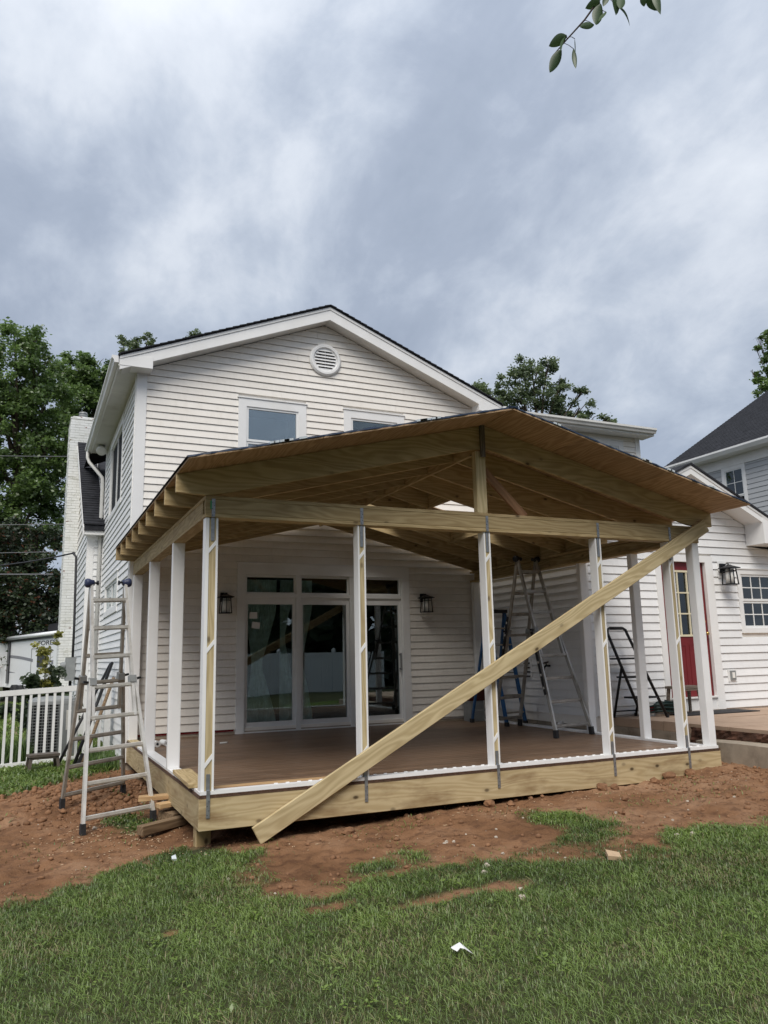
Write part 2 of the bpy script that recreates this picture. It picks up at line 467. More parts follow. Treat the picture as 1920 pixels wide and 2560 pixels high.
class MB:
    def __init__(self):
        self.v, self.f, self.mi = [], [], []

    def add(self, vs, fs, mi=0):
        n = len(self.v)
        self.v += [tuple(p) for p in vs]
        self.f += [tuple(i + n for i in f) for f in fs]
        self.mi += [mi] * len(fs)
        return self

    def box(self, a, b, mi=0):
        x0, y0, z0 = (min(a[i], b[i]) for i in range(3))
        x1, y1, z1 = (max(a[i], b[i]) for i in range(3))
        return self.add([(x0, y0, z0), (x1, y0, z0), (x1, y1, z0), (x0, y1, z0), (x0, y0, z1), (x1, y0, z1), (x1, y1, z1), (x0, y1, z1)],
                        [(0, 3, 2, 1), (4, 5, 6, 7), (0, 1, 5, 4), (1, 2, 6, 5), (2, 3, 7, 6), (3, 0, 4, 7)], mi)

    def bar(self, p0, p1, w, h, upv=(0, 0, 1), mi=0, w1=None, h1=None):
        p0, p1 = Vector(p0), Vector(p1)
        d = (p1 - p0).normalized()
        u = Vector(upv)
        s = d.cross(u)
        if s.length < 1e-5:
            s = d.cross(Vector((0, 1, 0)))
        s.normalize()
        u = s.cross(d)
        w1 = w if w1 is None else w1
        h1 = h if h1 is None else h1
        vs = []
        for p, ww, hh in ((p0, w, h), (p1, w1, h1)):
            vs += [p - s * ww / 2 - u * hh / 2, p + s * ww / 2 - u * hh / 2, p + s * ww / 2 + u * hh / 2, p - s * ww / 2 + u * hh / 2]
        return self.add(vs, [(3, 2, 1, 0), (4, 5, 6, 7), (0, 1, 5, 4), (1, 2, 6, 5), (2, 3, 7, 6), (3, 0, 4, 7)], mi)

    def tube(self, pts, r, n=8, r1=None, mi=0, caps=True):
        pts = [Vector(p) for p in pts]
        r1 = r if r1 is None else r1
        rings = []
        prev = None
        for i, p in enumerate(pts):
            d = (pts[min(i + 1, len(pts) - 1)] - pts[max(i - 1, 0)]).normalized()
            a = prev if prev is not None else (Vector((0, 0, 1)) if abs(d.z) < 0.9 else Vector((1, 0, 0)))
            s = d.cross(a).normalized()
            u = s.cross(d).normalized()
            prev = u
            rr = r + (r1 - r) * i / max(1, len(pts) - 1)
            rings.append([p + (s * math.cos(2 * math.pi * k / n) + u * math.sin(2 * math.pi * k / n)) * rr for k in range(n)])
        vs = [q for ring in rings for q in ring]
        fs = []
        for i in range(len(rings) - 1):
            for k in range(n):
                a, b_ = i * n + k, i * n + (k + 1) % n
                fs.append((a, b_, b_ + n, a + n))
        if caps:
            fs.append(tuple(range(n - 1, -1, -1)))
            fs.append(tuple(range((len(rings) - 1) * n, len(rings) * n)))
        return self.add(vs, fs, mi)

    def lathe(self, c, prof, n=16, axis=(0, 0, 1), mi=0):
        """prof: (radius, height) along the axis from c"""
        ax = Vector(axis).normalized()
        a = ax.orthogonal().normalized()
        b_ = ax.cross(a)
        c = Vector(c)
        vs = []
        for r, h in prof:
            for k in range(n):
                t_ = 2 * math.pi * k / n
                vs.append(c + ax * h + (a * math.cos(t_) + b_ * math.sin(t_)) * max(r, 1e-4))
        fs = []
        for i in range(len(prof) - 1):
            for k in range(n):
                q, s = i * n + k, i * n + (k + 1) % n
                fs.append((q, s, s + n, q + n))
        fs.append(tuple(range(n - 1, -1, -1)))
        fs.append(tuple(range((len(prof) - 1) * n, len(prof) * n)))
        return self.add(vs, fs, mi)

    def prism(self, poly, ext, mi=0):
        """poly: 3D points of a flat outline; ext: vector it is pushed along"""
        poly = [Vector(p) for p in poly]
        e = Vector(ext)
        n = len(poly)
        vs = poly + [p + e for p in poly]
        nrm = Vector((0, 0, 0))
        for i in range(n):
            nrm += poly[i].cross(poly[(i + 1) % n])
        flip = nrm.dot(e) > 0
        fs = [tuple(range(n - 1, -1, -1)), tuple(range(n, 2 * n))] if flip else [tuple(range(n)), tuple(range(2 * n - 1, n - 1, -1))]
        for i in range(n):
            j = (i + 1) % n
            fs.append((i, j, j + n, i + n) if flip else (j, i, i + n, j + n))
        return self.add(vs, fs, mi)

    def mesh(self, name, mats, smooth=False):
        me = bpy.data.meshes.new(name)
        me.from_pydata(self.v, [], self.f)
        for m_ in (mats if isinstance(mats, (list, tuple)) else [mats]):
            me.materials.append(MATS[m_])
        if len(me.materials) > 1:
            me.polygons.foreach_set('material_index', self.mi)
        if smooth:
            me.polygons.foreach_set('use_smooth', [True] * len(self.f))
        me.update()
        return me

    def build(self, name, mats, parent=None, origin=None, smooth=False):
        """vertices are in world space; the object's origin goes to origin (or the parent's origin)"""
        M = Matrix.Translation(Vector(origin)) if origin is not None else (Matrix.Translation(wmat(parent).translation) if parent else Matrix.Identity(4))
        tr_ = M.translation
        self.v = [(p[0] - tr_.x, p[1] - tr_.y, p[2] - tr_.z) for p in self.v]
        o = bpy.data.objects.new(name, self.mesh(name, mats, smooth))
        C.objects.link(o)
        put(o, M, parent)
        return o


def obj_mesh(name, me, M, parent=None):
    o = bpy.data.objects.new(name, me)
    C.objects.link(o)
    put(o, M, parent)
    return o


_bc = {}


def board(name, p0, p1, w_, h_, mat, parent=None, upv=(0, 0, 1), bev=0.004):
    """one piece of lumber from p0 to p1 (centre line), width w_ sideways, height h_ along upv; grain along its length"""
    p0, p1 = Vector(p0), Vector(p1)
    L = (p1 - p0).length
    key = (round(L, 3), round(w_, 4), round(h_, 4), mat, bev)
    if key not in _bc:
        bm = bmesh.new()
        bmesh.ops.create_cube(bm, size=1.0)
        bmesh.ops.scale(bm, vec=(L, w_, h_), verts=bm.verts)
        bmesh.ops.translate(bm, vec=(L / 2, 0, 0), verts=bm.verts)
        if bev:
            bmesh.ops.bevel(bm, geom=list(bm.edges), offset=bev, segments=1, affect='EDGES', profile=0.5)
        me = bpy.data.meshes.new(name)
        bm.to_mesh(me)
        bm.free()
        me.materials.append(MATS[mat])
        _bc[key] = me
    d = (p1 - p0).normalized()
    s = Vector(upv).cross(d).normalized()
    u = d.cross(s)
    M = Matrix(((d.x, s.x, u.x, p0.x), (d.y, s.y, u.y, p0.y), (d.z, s.z, u.z, p0.z), (0, 0, 0, 1)))
    return obj_mesh(name, _bc[key], M, parent)


def copy_thing(src, delta, label=None, rotz=0.0):
    """a copy of a thing with copies of its parts and sub-parts, moved by delta"""
    def cp(o, par):
        c = o.copy()
        C.objects.link(c)
        if par:
            c.parent = par
        for ch in list(o.children):
            cp(ch, c)
        return c
    r = cp(src, None)
    base = wmat(src)
    M = Matrix.Translation(Vector(delta)) @ base @ Matrix.Rotation(rotz, 4, 'Z')
    r.matrix_basis = M
    WM[r.name] = M
    if label:
        r['label'] = label
    return r


# deterministic value noise for terrain and scatter
GRC = np.random.default_rng(21)
_rng = np.random.default_rng(11)
_lat = _rng.random((64, 64))


def vnoise(x, y, s):
    x, y = np.asarray(x) * s + 1000.3, np.asarray(y) * s + 1000.7
    xi, yi = np.floor(x).astype(int), np.floor(y).astype(int)
    fx, fy = x - xi, y - yi
    fx, fy = fx * fx * (3 - 2 * fx), fy * fy * (3 - 2 * fy)
    g = lambda a, b_: _lat[a % 64, b_ % 64]
    return (g(xi, yi) * (1 - fx) + g(xi + 1, yi) * fx) * (1 - fy) + (g(xi, yi + 1) * (1 - fx) + g(xi + 1, yi + 1) * fx) * fy


DIRT = np.array([(-5.5, -1.5), (-2.6, -0.95), (-1.6, -0.54), (-1.17, -0.40), (-0.8, -0.27), (-0.42, -0.10), (-0.15, 0.07), (0.02, 0.16), (0.25, 0.10), (0.42, -0.24), (0.28, -1.07), (0.36, -1.45),
                 (0.65, -1.72), (1.16, -1.62), (1.5, -1.45), (1.95, -1.95), (2.4, -2.10), (2.8, -2.05), (3.2, -2.10), (3.9, -2.05), (4.6, -2.2), (7, -2.6), (11, -3.2), (13, -1), (13, 4), (7, 7), (0.2, 7), (-0.1, 5.9), (-0.5, 5.8), (-0.9, 5.4), (-1.7, 4.2), (-3, 3.4), (-5.5, 3.0)])


def poly_sdf(x, y, P):
    d = np.full(x.shape, 1e9)
    inside = np.zeros(x.shape, bool)
    n = len(P)
    for i in range(n):
        ax, ay = P[i]
        bx, by = P[(i + 1) % n]
        ex, ey = bx - ax, by - ay
        tt = np.clip(((x - ax) * ex + (y - ay) * ey) / (ex * ex + ey * ey), 0, 1)
        d = np.minimum(d, np.hypot(x - ax - tt * ex, y - ay - tt * ey))
        c = ((ay > y) != (by > y)) & (x < (bx - ax) * (y - ay) / (by - ay + 1e-12) + ax)
        inside ^= c
    return np.where(inside, d, -d)


def dirt_mask(x, y):
    x, y = np.asarray(x, float), np.asarray(y, float)
    s = poly_sdf(x, y, DIRT)
    nz = (vnoise(x, y, 1.7) - 0.5) * 0.75 + (vnoise(x, y, 5.5) - 0.5) * 0.45 + (vnoise(x, y, 17) - 0.5) * 0.2
    m_ = np.clip((s + nz * 0.8) / 0.26 + 0.5, 0, 1)
    # tufts of grass left standing in the dug area, and bare scrapes in the lawn next to it
    for cx, cy, rx, ry, an in ((3.3, -1.0, 0.26, 0.62, 0.15), (3.05, -1.65, 0.45, 0.22, 0.2), (1.62, -1.70, 0.24, 0.16, 0), (1.15, -1.35, 0.2, 0.12, 0.3), (-0.45, 1.75, 0.22, 0.35, 0.2)):
        dx, dy = x - cx, y - cy
        ca, sa = math.cos(an), math.sin(an)
        e = np.sqrt(((dx * ca + dy * sa) / rx) ** 2 + ((-dx * sa + dy * ca) / ry) ** 2) + nz * 2.0
        m_ = np.minimum(m_, np.clip((e - 0.35) / 0.9, 0, 1))
    for cx, cy, rx, ry in ((1.2, -2.30, 0.34, 0.10), (0.5, -2.05, 0.20, 0.09), (1.75, -2.35, 0.16, 0.12), (-0.55, -1.9, 0.05, 0.04)):
        e = np.hypot((x - cx) / rx, (y - cy) / ry) + nz * 1.1
        m_ = np.maximum(m_, np.clip((1.25 - e) / 0.5, 0, 0.95))
    return m_


def ground_z(x, y):
    x, y = np.asarray(x, float), np.asarray(y, float)
    xc = np.clip(x, -8, 9)
    z = -0.445 + 0.036 * (xc - 0.5) + 0.011 * np.clip(y, 0, 9) + 0.006 * np.clip(y, -8, 0)
    z = z + 0.07 * np.clip((x - 5.2) / 1.2, 0, 1) * np.clip((y + 1.6) / 1.6, 0, 1)
    z = z + (vnoise(x, y, 0.55) - 0.5) * 0.05 + (vnoise(x, y, 1.9) - 0.5) * 0.03
    z = z + 0.13 * np.exp(-(((x + 1.1) / 0.75) ** 2 + ((y - 3.6) / 0.8) ** 2)) + 0.10 * np.exp(-(((x + 0.45) / 0.35) ** 2 + ((y - 3.9) / 0.7) ** 2))
    d = dirt_mask(x, y)
    z = z + d * ((vnoise(x, y, 3.3) - 0.5) * 0.035 + (vnoise(x, y, 7) - 0.5) * 0.040 + (vnoise(x, y, 15) - 0.5) * 0.028 - 0.012)
    return z


def gz(x, y):
    return float(ground_z(np.array([x]), np.array([y]))[0])


def numpy_mesh(name, verts, faces_flat, per, mats, attrs=None, mat_idx=None, smooth=False):
    """faces_flat: flat index array, every face having `per` corners"""
    me = bpy.data.meshes.new(name)
    nf = len(faces_flat) // per
    me.vertices.add(len(verts))
    me.vertices.foreach_set('co', np.asarray(verts, np.float32).ravel())
    me.loops.add(len(faces_flat))
    me.loops.foreach_set('vertex_index', np.asarray(faces_flat, np.int32))
    me.polygons.add(nf)
    me.polygons.foreach_set('loop_start', np.arange(0, nf * per, per, dtype=np.int32))
    for m_ in (mats if isinstance(mats, (list, tuple)) else [mats]):
        me.materials.append(MATS[m_])
    if mat_idx is not None:
        me.polygons.foreach_set('material_index', np.asarray(mat_idx, np.int32))
    if smooth:
        me.polygons.foreach_set('use_smooth', np.ones(nf, bool))
    me.update(calc_edges=True)
    for k, arr in (attrs or {}).items():
        a = me.attributes.new(k, 'FLOAT', 'POINT')
        a.data.foreach_set('value', np.asarray(arr, np.float32))
    return me


# ------------------------------------------------------------------ ground
def axis_coords(lo, hi, step, far):
    a = list(np.arange(lo, hi + 1e-6, step))
    s, x = step, hi
    while x < far:
        s *= 1.35
        x += s
        a.append(x)
    s, x, b_ = step, lo, []
    while x > -far:
        s *= 1.35
        x -= s
        b_.append(x)
    return np.array(b_[::-1] + a)


gx, gy = axis_coords(-4.2, 9.0, 0.035, 900), axis_coords(-5.6, 7.5, 0.035, 900)
GX, GY = np.meshgrid(gx, gy)
GZ = ground_z(GX, GY)
vv = np.stack([GX.ravel(), GY.ravel(), GZ.ravel()], 1)
nx, ny = len(gx), len(gy)
ii = (np.arange(ny - 1)[:, None] * nx + np.arange(nx - 1)[None, :]).ravel()
ff = np.stack([ii, ii + 1, ii + 1 + nx, ii + nx], 1).ravel()
me = numpy_mesh('ground', vv, ff, 4, 'ground_soil', {'dirt': dirt_mask(GX, GY).ravel()}, smooth=True)
ground = obj_mesh('ground', me, Matrix.Identity(4))
ground['kind'] = 'structure'

# ------------------------------------------------------------------ walls, siding, windows
Z3 = Vector((0, 0, 1))


class Wall:
    """a wall plane: point O, horizontal direction U, outward normal n; positions are (u, out, z)"""
    def __init__(self, O, U, n):
        self.O, self.U, self.n = Vector(O), Vector(U), Vector(n)

    def p(self, u, d, z):
        return self.O + self.U * u + self.n * d + Z3 * z

    def box(self, mb, a, b, mi=0):
        return mb.box(self.p(*a), self.p(*b), mi)


def spans(lo, hi, z0, z1, holes):
    h = z1 - z0
    cuts = sorted((a, b) for a, b, c, d in holes if min(z1, d) - max(z0, c) > 0.3 * h)
    out, cur = [], None
    for a, b in cuts:
        out.append((cur, a))
        cur = b
    out.append((cur, None))
    return out


def strip_piece(mb, W, lo, hi, z0, z1, a, b, d0, d1, back):
    ua0, ua1 = (lo(z0), lo(z1)) if a is None else (a, a)
    ub0, ub1 = (hi(z0), hi(z1)) if b is None else (b, b)
    if ub0 - ua0 < 0.02:
        return False
    if ub1 < ua1:
        ub1 = ua1 = (ub1 + ua1) / 2
    q = [W.p(ua0, d0, z0), W.p(ub0, d0, z0), W.p(ub1, d1, z1), W.p(ua1, d1, z1), W.p(ua0, back, z0), W.p(ub0, back, z0), W.p(ub1, back, z1), W.p(ua1, back, z1)]
    right_handed = W.U.cross(Z3).dot(W.n) > 0
    fs = [(0, 1, 2, 3), (7, 6, 5, 4), (4, 5, 1, 0), (5, 6, 2, 1), (6, 7, 3, 2), (7, 4, 0, 3)]
    if not right_handed:
        fs = [tuple(reversed(f)) for f in fs]
    mb.add(q, fs)
    return True


def siding(parent, W, z0, z1, lo, hi, holes=(), exposure=0.127, mat='siding', joints=0.0):
    z = z0
    while z < z1 - 0.02:
        zt = min(z + exposure, z1)
        sp = spans(lo, hi, z, zt, holes)
        if joints and random.random() < joints and len(sp) == 1:
            u_ = lo(z) + (hi(z) - lo(z)) * random.uniform(0.25, 0.75)
            sp = [(None, u_ - 0.0015), (u_ + 0.0015, None)]
        for a, b in sp:
            mb = MB()
            j = random.uniform(-0.0015, 0.0015)
            g_ = 0.010
            if strip_piece(mb, W, lo, hi, z, zt - g_, a, b, 0.028 + j, 0.011, -0.004):
                strip_piece(mb, W, lo, hi, zt - g_, zt, a, b, -0.001, -0.001, -0.004)
                mb.build('siding_board', mat, parent)
        z = zt


def wall_panel(parent, W, z0, z1, lo, hi, holes=(), mat='siding', thick=0.14, name='wall_panel'):
    zs = sorted({z0, z1, *[h[2] for h in holes if z0 < h[2] < z1], *[h[3] for h in holes if z0 < h[3] < z1]})
    mb = MB()
    for a, b in zip(zs, zs[1:]):
        for ua, ub in spans(lo, hi, a, b, holes):
            strip_piece(mb, W, lo, hi, a, b, ua, ub, -0.006, -0.006, -thick)
    return mb.build(name, mat, parent)


def const(x):
    return lambda z: x


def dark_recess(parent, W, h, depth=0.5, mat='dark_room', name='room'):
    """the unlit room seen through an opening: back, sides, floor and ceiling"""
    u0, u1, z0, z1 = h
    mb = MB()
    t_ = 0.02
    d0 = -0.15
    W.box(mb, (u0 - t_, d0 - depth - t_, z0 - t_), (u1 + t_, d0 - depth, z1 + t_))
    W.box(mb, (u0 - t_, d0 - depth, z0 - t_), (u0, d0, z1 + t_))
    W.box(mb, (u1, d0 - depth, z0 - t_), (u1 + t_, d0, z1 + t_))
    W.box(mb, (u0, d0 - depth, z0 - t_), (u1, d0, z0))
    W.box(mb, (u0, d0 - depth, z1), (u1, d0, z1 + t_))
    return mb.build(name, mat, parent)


def ring(mb, W, u0, u1, z0, z1, wl, wr, wb, wt, d0, d1):
    W.box(mb, (u0, d0, z0), (u0 + wl, d1, z1))
    W.box(mb, (u1 - wr, d0, z0), (u1, d1, z1))
    W.box(mb, (u0 + wl, d0, z0), (u1 - wr, d1, z0 + wb))
    W.box(mb, (u0 + wl, d0, z1 - wt), (u1 - wr, d1, z1))


def window(parent, W, u0, u1, z0, z1, trim=0.13, double=True, grid=None, twin=False, blind=False, pane='glass'):
    """trim boards round the opening; sash, pane, grille below as sub-parts"""
    mb = MB()
    ring(mb, W, u0, u1, z0, z1, trim, trim, trim, trim, -0.03, 0.034)
    W.box(mb, (u0 - 0.02, -0.03, z1), (u1 + 0.02, 0.05, z1 + 0.02))
    f = mb.build('window', 'trim_white', parent)
    a, b, c, d = u0 + trim, u1 - trim, z0 + trim, z1 - trim
    halves = [(a, b)] if not twin else [(a, (a + b) / 2), ((a + b) / 2, b)]
    for ua, ub in halves:
        mid = (c + d) / 2
        sashes = [(c, mid, 0.0), (mid, d, 0.012)] if double else [(c, d, 0.0)]
        for zc, zd, dd in sashes:
            s = MB()
            ring(s, W, ua, ub, zc, zd, 0.04, 0.04, 0.04, 0.04, -0.04 + dd, 0.005 + dd)
            s.build('sash', 'vinyl_white', f)
            p = MB()
            W.box(p, (ua + 0.035, -0.022 + dd, zc + 0.035), (ub - 0.035, -0.016 + dd, zd - 0.035))
            p.build('pane', pane, f)
            if grid:
                gm = MB()
                gw, gh = (ub - ua - 0.08) / grid[0], (zd - zc - 0.08) / grid[1]
                for i in range(1, grid[0]):
                    W.box(gm, (ua + 0.04 + i * gw - 0.009, -0.015 + dd, zc + 0.04), (ua + 0.04 + i * gw + 0.009, -0.005 + dd, zd - 0.04))
                for i in range(1, grid[1]):
                    W.box(gm, (ua + 0.04, -0.0145 + dd, zc + 0.04 + i * gh - 0.009), (ub - 0.04, -0.0055 + dd, zc + 0.04 + i * gh + 0.009))
                gm.build('grille', 'vinyl_white', f)
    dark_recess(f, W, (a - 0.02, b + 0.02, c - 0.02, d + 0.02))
    if blind:
        bm_ = MB()
        W.box(bm_, (a, -0.12, c + (d - c) * blind), (b, -0.10, d))
        bm_.build('blind', 'blind', f)
    return f


# ------------------------------------------------------------------ the house
D = 5.70
house = thing('house', (0, D, 0), 'white vinyl sided two storey house with gabled roof and round gable vent', 'house')
WF = Wall((0, D, 0), (1, 0, 0), (0, -1, 0))
WL = Wall((-0.03, 0, 0), (0, 1, 0), (-1, 0, 0))
RIDGE_X, RS = 3.355, 0.405


def roof_top(x):
    return 7.75 - RS * abs(x - RIDGE_X)


def gl_lo(z):
    return max(0.118, RIDGE_X - (7.50 - z) / RS)


def gl_hi(z):
    return min(6.592, RIDGE_X + (7.50 - z) / RS)


door_hole = (1.72, 5.0, 0.02, 2.88)
wins = [(1.702, 2.975, 4.28, 5.865), (3.72, 4.99, 4.28, 5.87)]
holes_f = [door_hole] + wins
siding(house, WF, 0.11, 7.50, gl_lo, gl_hi, holes_f, joints=0.45)
shrink = lambda h, t_: (h[0] + t_, h[1] - t_, h[2] + t_, h[3] - t_)
wall_panel(house, WF, -0.5, 7.5, lambda z: max(0.0, RIDGE_X - (7.5 - z) / RS), lambda z: min(6.71, RIDGE_X + (7.5 - z) / RS), [shrink(door_hole, 0.1)] + [shrink(h, 0.1) for h in wins])
window(house, WF, *wins[0], trim=0.15, double=True, pane='glass_coated')
window(house, WF, *wins[1], trim=0.15, double=True)
# red housewrap strip left bare under the bottom siding course
mb = MB()
WF.box(mb, (0.13, -0.004, 0.075), (1.70, 0.006, 0.108))
mb.build('red_flashing', 'red_paint', house)
mb = MB()
WF.box(mb, (0.0, -0.10, -0.5), (6.71, -0.005, 0.07))
mb.build('foundation', 'concrete', house)
# corner boards
for a, b in (((-0.05, -0.022, -0.30), (0.118, 0.032, 6.10)), ((6.592, -0.022, 0.1), (6.78, 0.032, 6.10))):
    mb = MB()
    WF.box(mb, a, b)
    mb.build('corner_board', 'trim_white', house)
mb = MB()
WL.box(mb, (D + 0.022, -0.028, -0.30), (D + 0.10, 0.034, 6.085))
mb.build('corner_board', 'trim_white', house)
# left side wall, seen at a raking angle
lw = [(7.50, 9.92, 4.18, 5.88), (7.46, 10.02, 2.16, 2.90)]
siding(house, WL, -0.27, 6.05, const(D + 0.10), const(11.0), lw, mat='siding_white')
wall_panel(house, WL, -0.6, 6.1, const(D + 0.14), const(11.1), [shrink(h, 0.1) for h in lw])
window(house, WL, *lw[0], trim=0.11, double=False, twin=True, pane='insect_screen')
window(house, WL, *lw[1], trim=0.11, double=False, twin=True)
mb = MB()
WL.box(mb, (10.98, -0.02, 0.0), (11.12, 0.032, 6.05))
mb.build('corner_board', 'trim_white', house)
wr = Wall((6.71, 0, 0), (0, 1, 0), (1, 0, 0))
wall_panel(house, wr, 0, 6.1, const(D + 0.14), const(8.0))
# roof planes, rake boards, soffits, eave returns, gutter
YR = D - 0.316
for s in (-1, 1):
    xe = RIDGE_X + s * 3.72
    mb = MB()
    mb.prism([(RIDGE_X, YR - 0.035, roof_top(RIDGE_X) + 0.035), (xe + s * 0.03, YR - 0.035, roof_top(xe) + 0.028), (xe + s * 0.03, YR - 0.035, roof_top(xe) - 0.005), (RIDGE_X, YR - 0.035, roof_top(RIDGE_X) + 0.004)], (0, 8.3, 0))
    mb.build('roof', 'dark_shingle', house)
    # ragged shingle butts along the rake edge
    mb = MB()
    for k in range(30):
        a = RIDGE_X + s * k * 0.124
        b = a + s * 0.118
        mb.prism([(a, YR - 0.052, roof_top(a) + 0.034), (b, YR - 0.052, roof_top(b) + 0.046), (b, YR - 0.052, roof_top(b) + 0.022), (a, YR - 0.052, roof_top(a) + 0.022)], (0, 0.3, 0))
    o = mb.build('shingle_edge', 'dark_shingle', house)
    o['kind'] = 'stuff'
    mb = MB()
    mb.prism([(RIDGE_X, YR, roof_top(RIDGE_X)), (xe, YR, roof_top(xe)), (xe, YR, roof_top(xe) - 0.235), (RIDGE_X, YR, roof_top(RIDGE_X) - 0.255)], (0, 0.03, 0))
    mb.build('rake_board', 'trim_white', house)
    mb = MB()
    mb.prism([(RIDGE_X, YR - 0.014, roof_top(RIDGE_X) - 0.002), (xe, YR - 0.014, roof_top(xe) - 0.002), (xe, YR - 0.014, roof_top(xe) - 0.055), (RIDGE_X, YR - 0.014, roof_top(RIDGE_X) - 0.055)], (0, 0.012, 0))
    mb.build('drip_trim', 'trim_white', house)
    mb = MB()
    mb.prism([(RIDGE_X, YR + 0.03, roof_top(RIDGE_X) - 0.215), (xe - s * 0.05, YR + 0.03, roof_top(xe - s * 0.05) - 0.215), (xe - s * 0.05, YR + 0.03, roof_top(xe - s * 0.05) - 0.235), (RIDGE_X, YR + 0.03, roof_top(RIDGE_X) - 0.237)], (0, 0.29, 0))
    mb.build('rake_soffit', 'soffit_grey', house)
    # boxed eave return at the corner and the eave soffit behind it
    xi = xe - s * 0.53
    mb = MB()
    mb.prism([(xe, YR - 0.006, roof_top(xe) - 0.03), (xi, YR - 0.006, roof_top(xe) + 0.045), (xi, YR - 0.006, 6.085), (xe, YR - 0.006, 6.085)], (0, 0.32, 0))
    mb.build('eave_return', 'trim_white', house)
    mb = MB()
    mb.box((xe + s * 0.0, YR + 0.32, 6.085), (xe - s * 0.35, 11.45, 6.10))
    mb.build('eave_soffit', 'soffit_grey', house)
    mb = MB()
    mb.box((xe - s * 0.004, YR + 0.01, 6.075), (xe + s * 0.02, 11.45, 6.24))
    mb.build('fascia', 'trim_white', house)
    mb = MB()
    mb.prism([(xe + s * 0.022, YR - 0.01, 6.235), (xe + s * 0.022, YR - 0.01, 6.12), (xe + s * 0.085, YR - 0.01, 6.12), (xe + s * 0.10, YR - 0.01, 6.17), (xe + s * 0.13, YR - 0.01, 6.20), (xe + s * 0.13, YR - 0.01, 6.24)], (0, 6.35, 0))
    mb.build('gutter', 'trim_white', house)
# downspout: out of the gutter's far end, back to the wall and down
mb = MB()
mb.tube([(-0.44, 11.50, 6.12), (-0.44, 11.50, 5.98), (-0.40, 11.46, 5.86), (-0.20, 11.2, 5.55), (-0.13, 11.06, 5.42), (-0.12, 11.05, 5.28), (-0.12, 11.05, 0.0)], 0.04, 8)
mb.build('downspout', 'soffit_grey', house, smooth=True)
# gable vent: two rings and louvre slats
VC = Vector((3.353, D - 0.03, 6.797))
mb = MB()
mb.lathe(VC, [(0.315, 0.0), (0.315, 0.02), (0.285, 0.045), (0.245, 0.045), (0.24, 0.012), (0.0, 0.012)], 40, (0, -1, 0))
vent = mb.build('gable_vent', 'trim_white', house, smooth=False)
mb = MB()
for k in range(6):
    z = VC.z + 0.155 - k * 0.062
    hw = math.sqrt(max(0.0, 0.205 ** 2 - (z - VC.z) ** 2))
    for s in (-1, 1):
        mb.box((VC.x + s * 0.006, VC.y - 0.0135, z - 0.011), (VC.x + s * hw, VC.y - 0.010, z + 0.011))
mb.build('vent_slot', 'dark_room', vent)
for k in range(6):
    z = VC.z + 0.155 - k * 0.062
    hw = math.sqrt(max(0.0, 0.212 ** 2 - (z - VC.z) ** 2))
    sm = MB()
    sm.prism([(VC.x - hw, VC.y - 0.012, z + 0.034), (VC.x - hw, VC.y - 0.034, z + 0.012), (VC.x - hw, VC.y - 0.030, z + 0.009), (VC.x - hw, VC.y - 0.011, z + 0.026)], (2 * hw, 0, 0))
    sm.build('slat', 'trim_white', vent)

# main block behind on the left: steep roof strip, narrow rear wall, end wall
WM1 = Wall((0, 11.1, 0), (1, 0, 0), (0, -1, 0))
siding(house, WM1, -0.2, 4.12, const(-0.24), const(-0.03), exposure=0.16, mat='siding_white')
WE = Wall((-0.36, 0, 0), (0, 1, 0), (-1, 0, 0))
siding(house, WE, -0.2, 4.3, const(11.2), const(21), exposure=0.16, mat='siding_white')
WE2 = lambda z: 16 - (7.75 - z) / 0.673
siding(house, WE, 4.3, 7.6, lambda z: 16 - (7.75 - z) / 0.673, lambda z: 16 + (7.75 - z) / 0.673, exposure=0.2)
wall_panel(house, WE, -0.6, 4.3, const(11.14), const(21))
wall_panel(house, WE, 4.3, 7.7, lambda z: 16 - (7.75 - z) / 0.673, lambda z: 16 + (7.75 - z) / 0.673)
wall_panel(house, WM1, -0.6, 4.3, const(-0.35), const(0.05))
mb = MB()
mb.box((-0.39, 11.072, -0.3), (-0.24, 11.20, 4.14))
mb.build('corner_board', 'trim_white', house)
mb = MB()
mb.box((-0.47, 10.83, 4.06), (-0.03, 11.085, 4.27))
mb.build('fascia', 'trim_white', house)
nrow = 44
for k in range(nrow):
    y0 = 10.78 + 5.22 * k / nrow
    y1 = 10.78 + 5.22 * (k + 1) / nrow
    z0, z1 = 4.28 + 0.673 * (y0 - 10.78), 4.28 + 0.673 * (y1 - 10.78)
    mb = MB()
    jit = random.uniform(-0.006, 0.006)
    mb.prism([(-0.50, y0 + jit, z0 + 0.034), (-0.50, y1 + 0.02, z1 + 0.022), (-0.50, y1 + 0.02, z1 - 0.004), (-0.50, y0 + jit, z0 - 0.002)], (0.49, 0, 0))
    mb.build('shingle_course', 'dark_shingle', house)
mb = MB()
mb.prism([(-0.48, 10.8, 4.26), (-0.48, 16.0, 7.76), (-0.48, 21.2, 4.26), (-0.48, 21.2, 4.14), (-0.48, 16.0, 7.64), (-0.48, 10.8, 4.14)], (17.0, 0, 0))
mb.build('main_roof', 'dark_shingle', house)
mb = MB()
mb.prism([(-0.505, 10.82, 4.22), (-0.505, 16.0, 7.72), (-0.505, 16.0, 7.56), (-0.505, 10.82, 4.06)], (0.03, 0, 0))
mb.build('rake_board', 'trim_white', house)
# step flashing where that roof meets the side wall
mb = MB()
for k in range(26):
    y0 = 11.0 + k * 0.17
    z0 = 4.28 + 0.673 * (y0 - 10.78)
    mb.box((-0.056, y0, z0 + 0.02), (-0.05, y0 + 0.13, z0 + 0.16))
o = mb.build('step_flashing', 'trim_white', house)
o['kind'] = 'stuff'

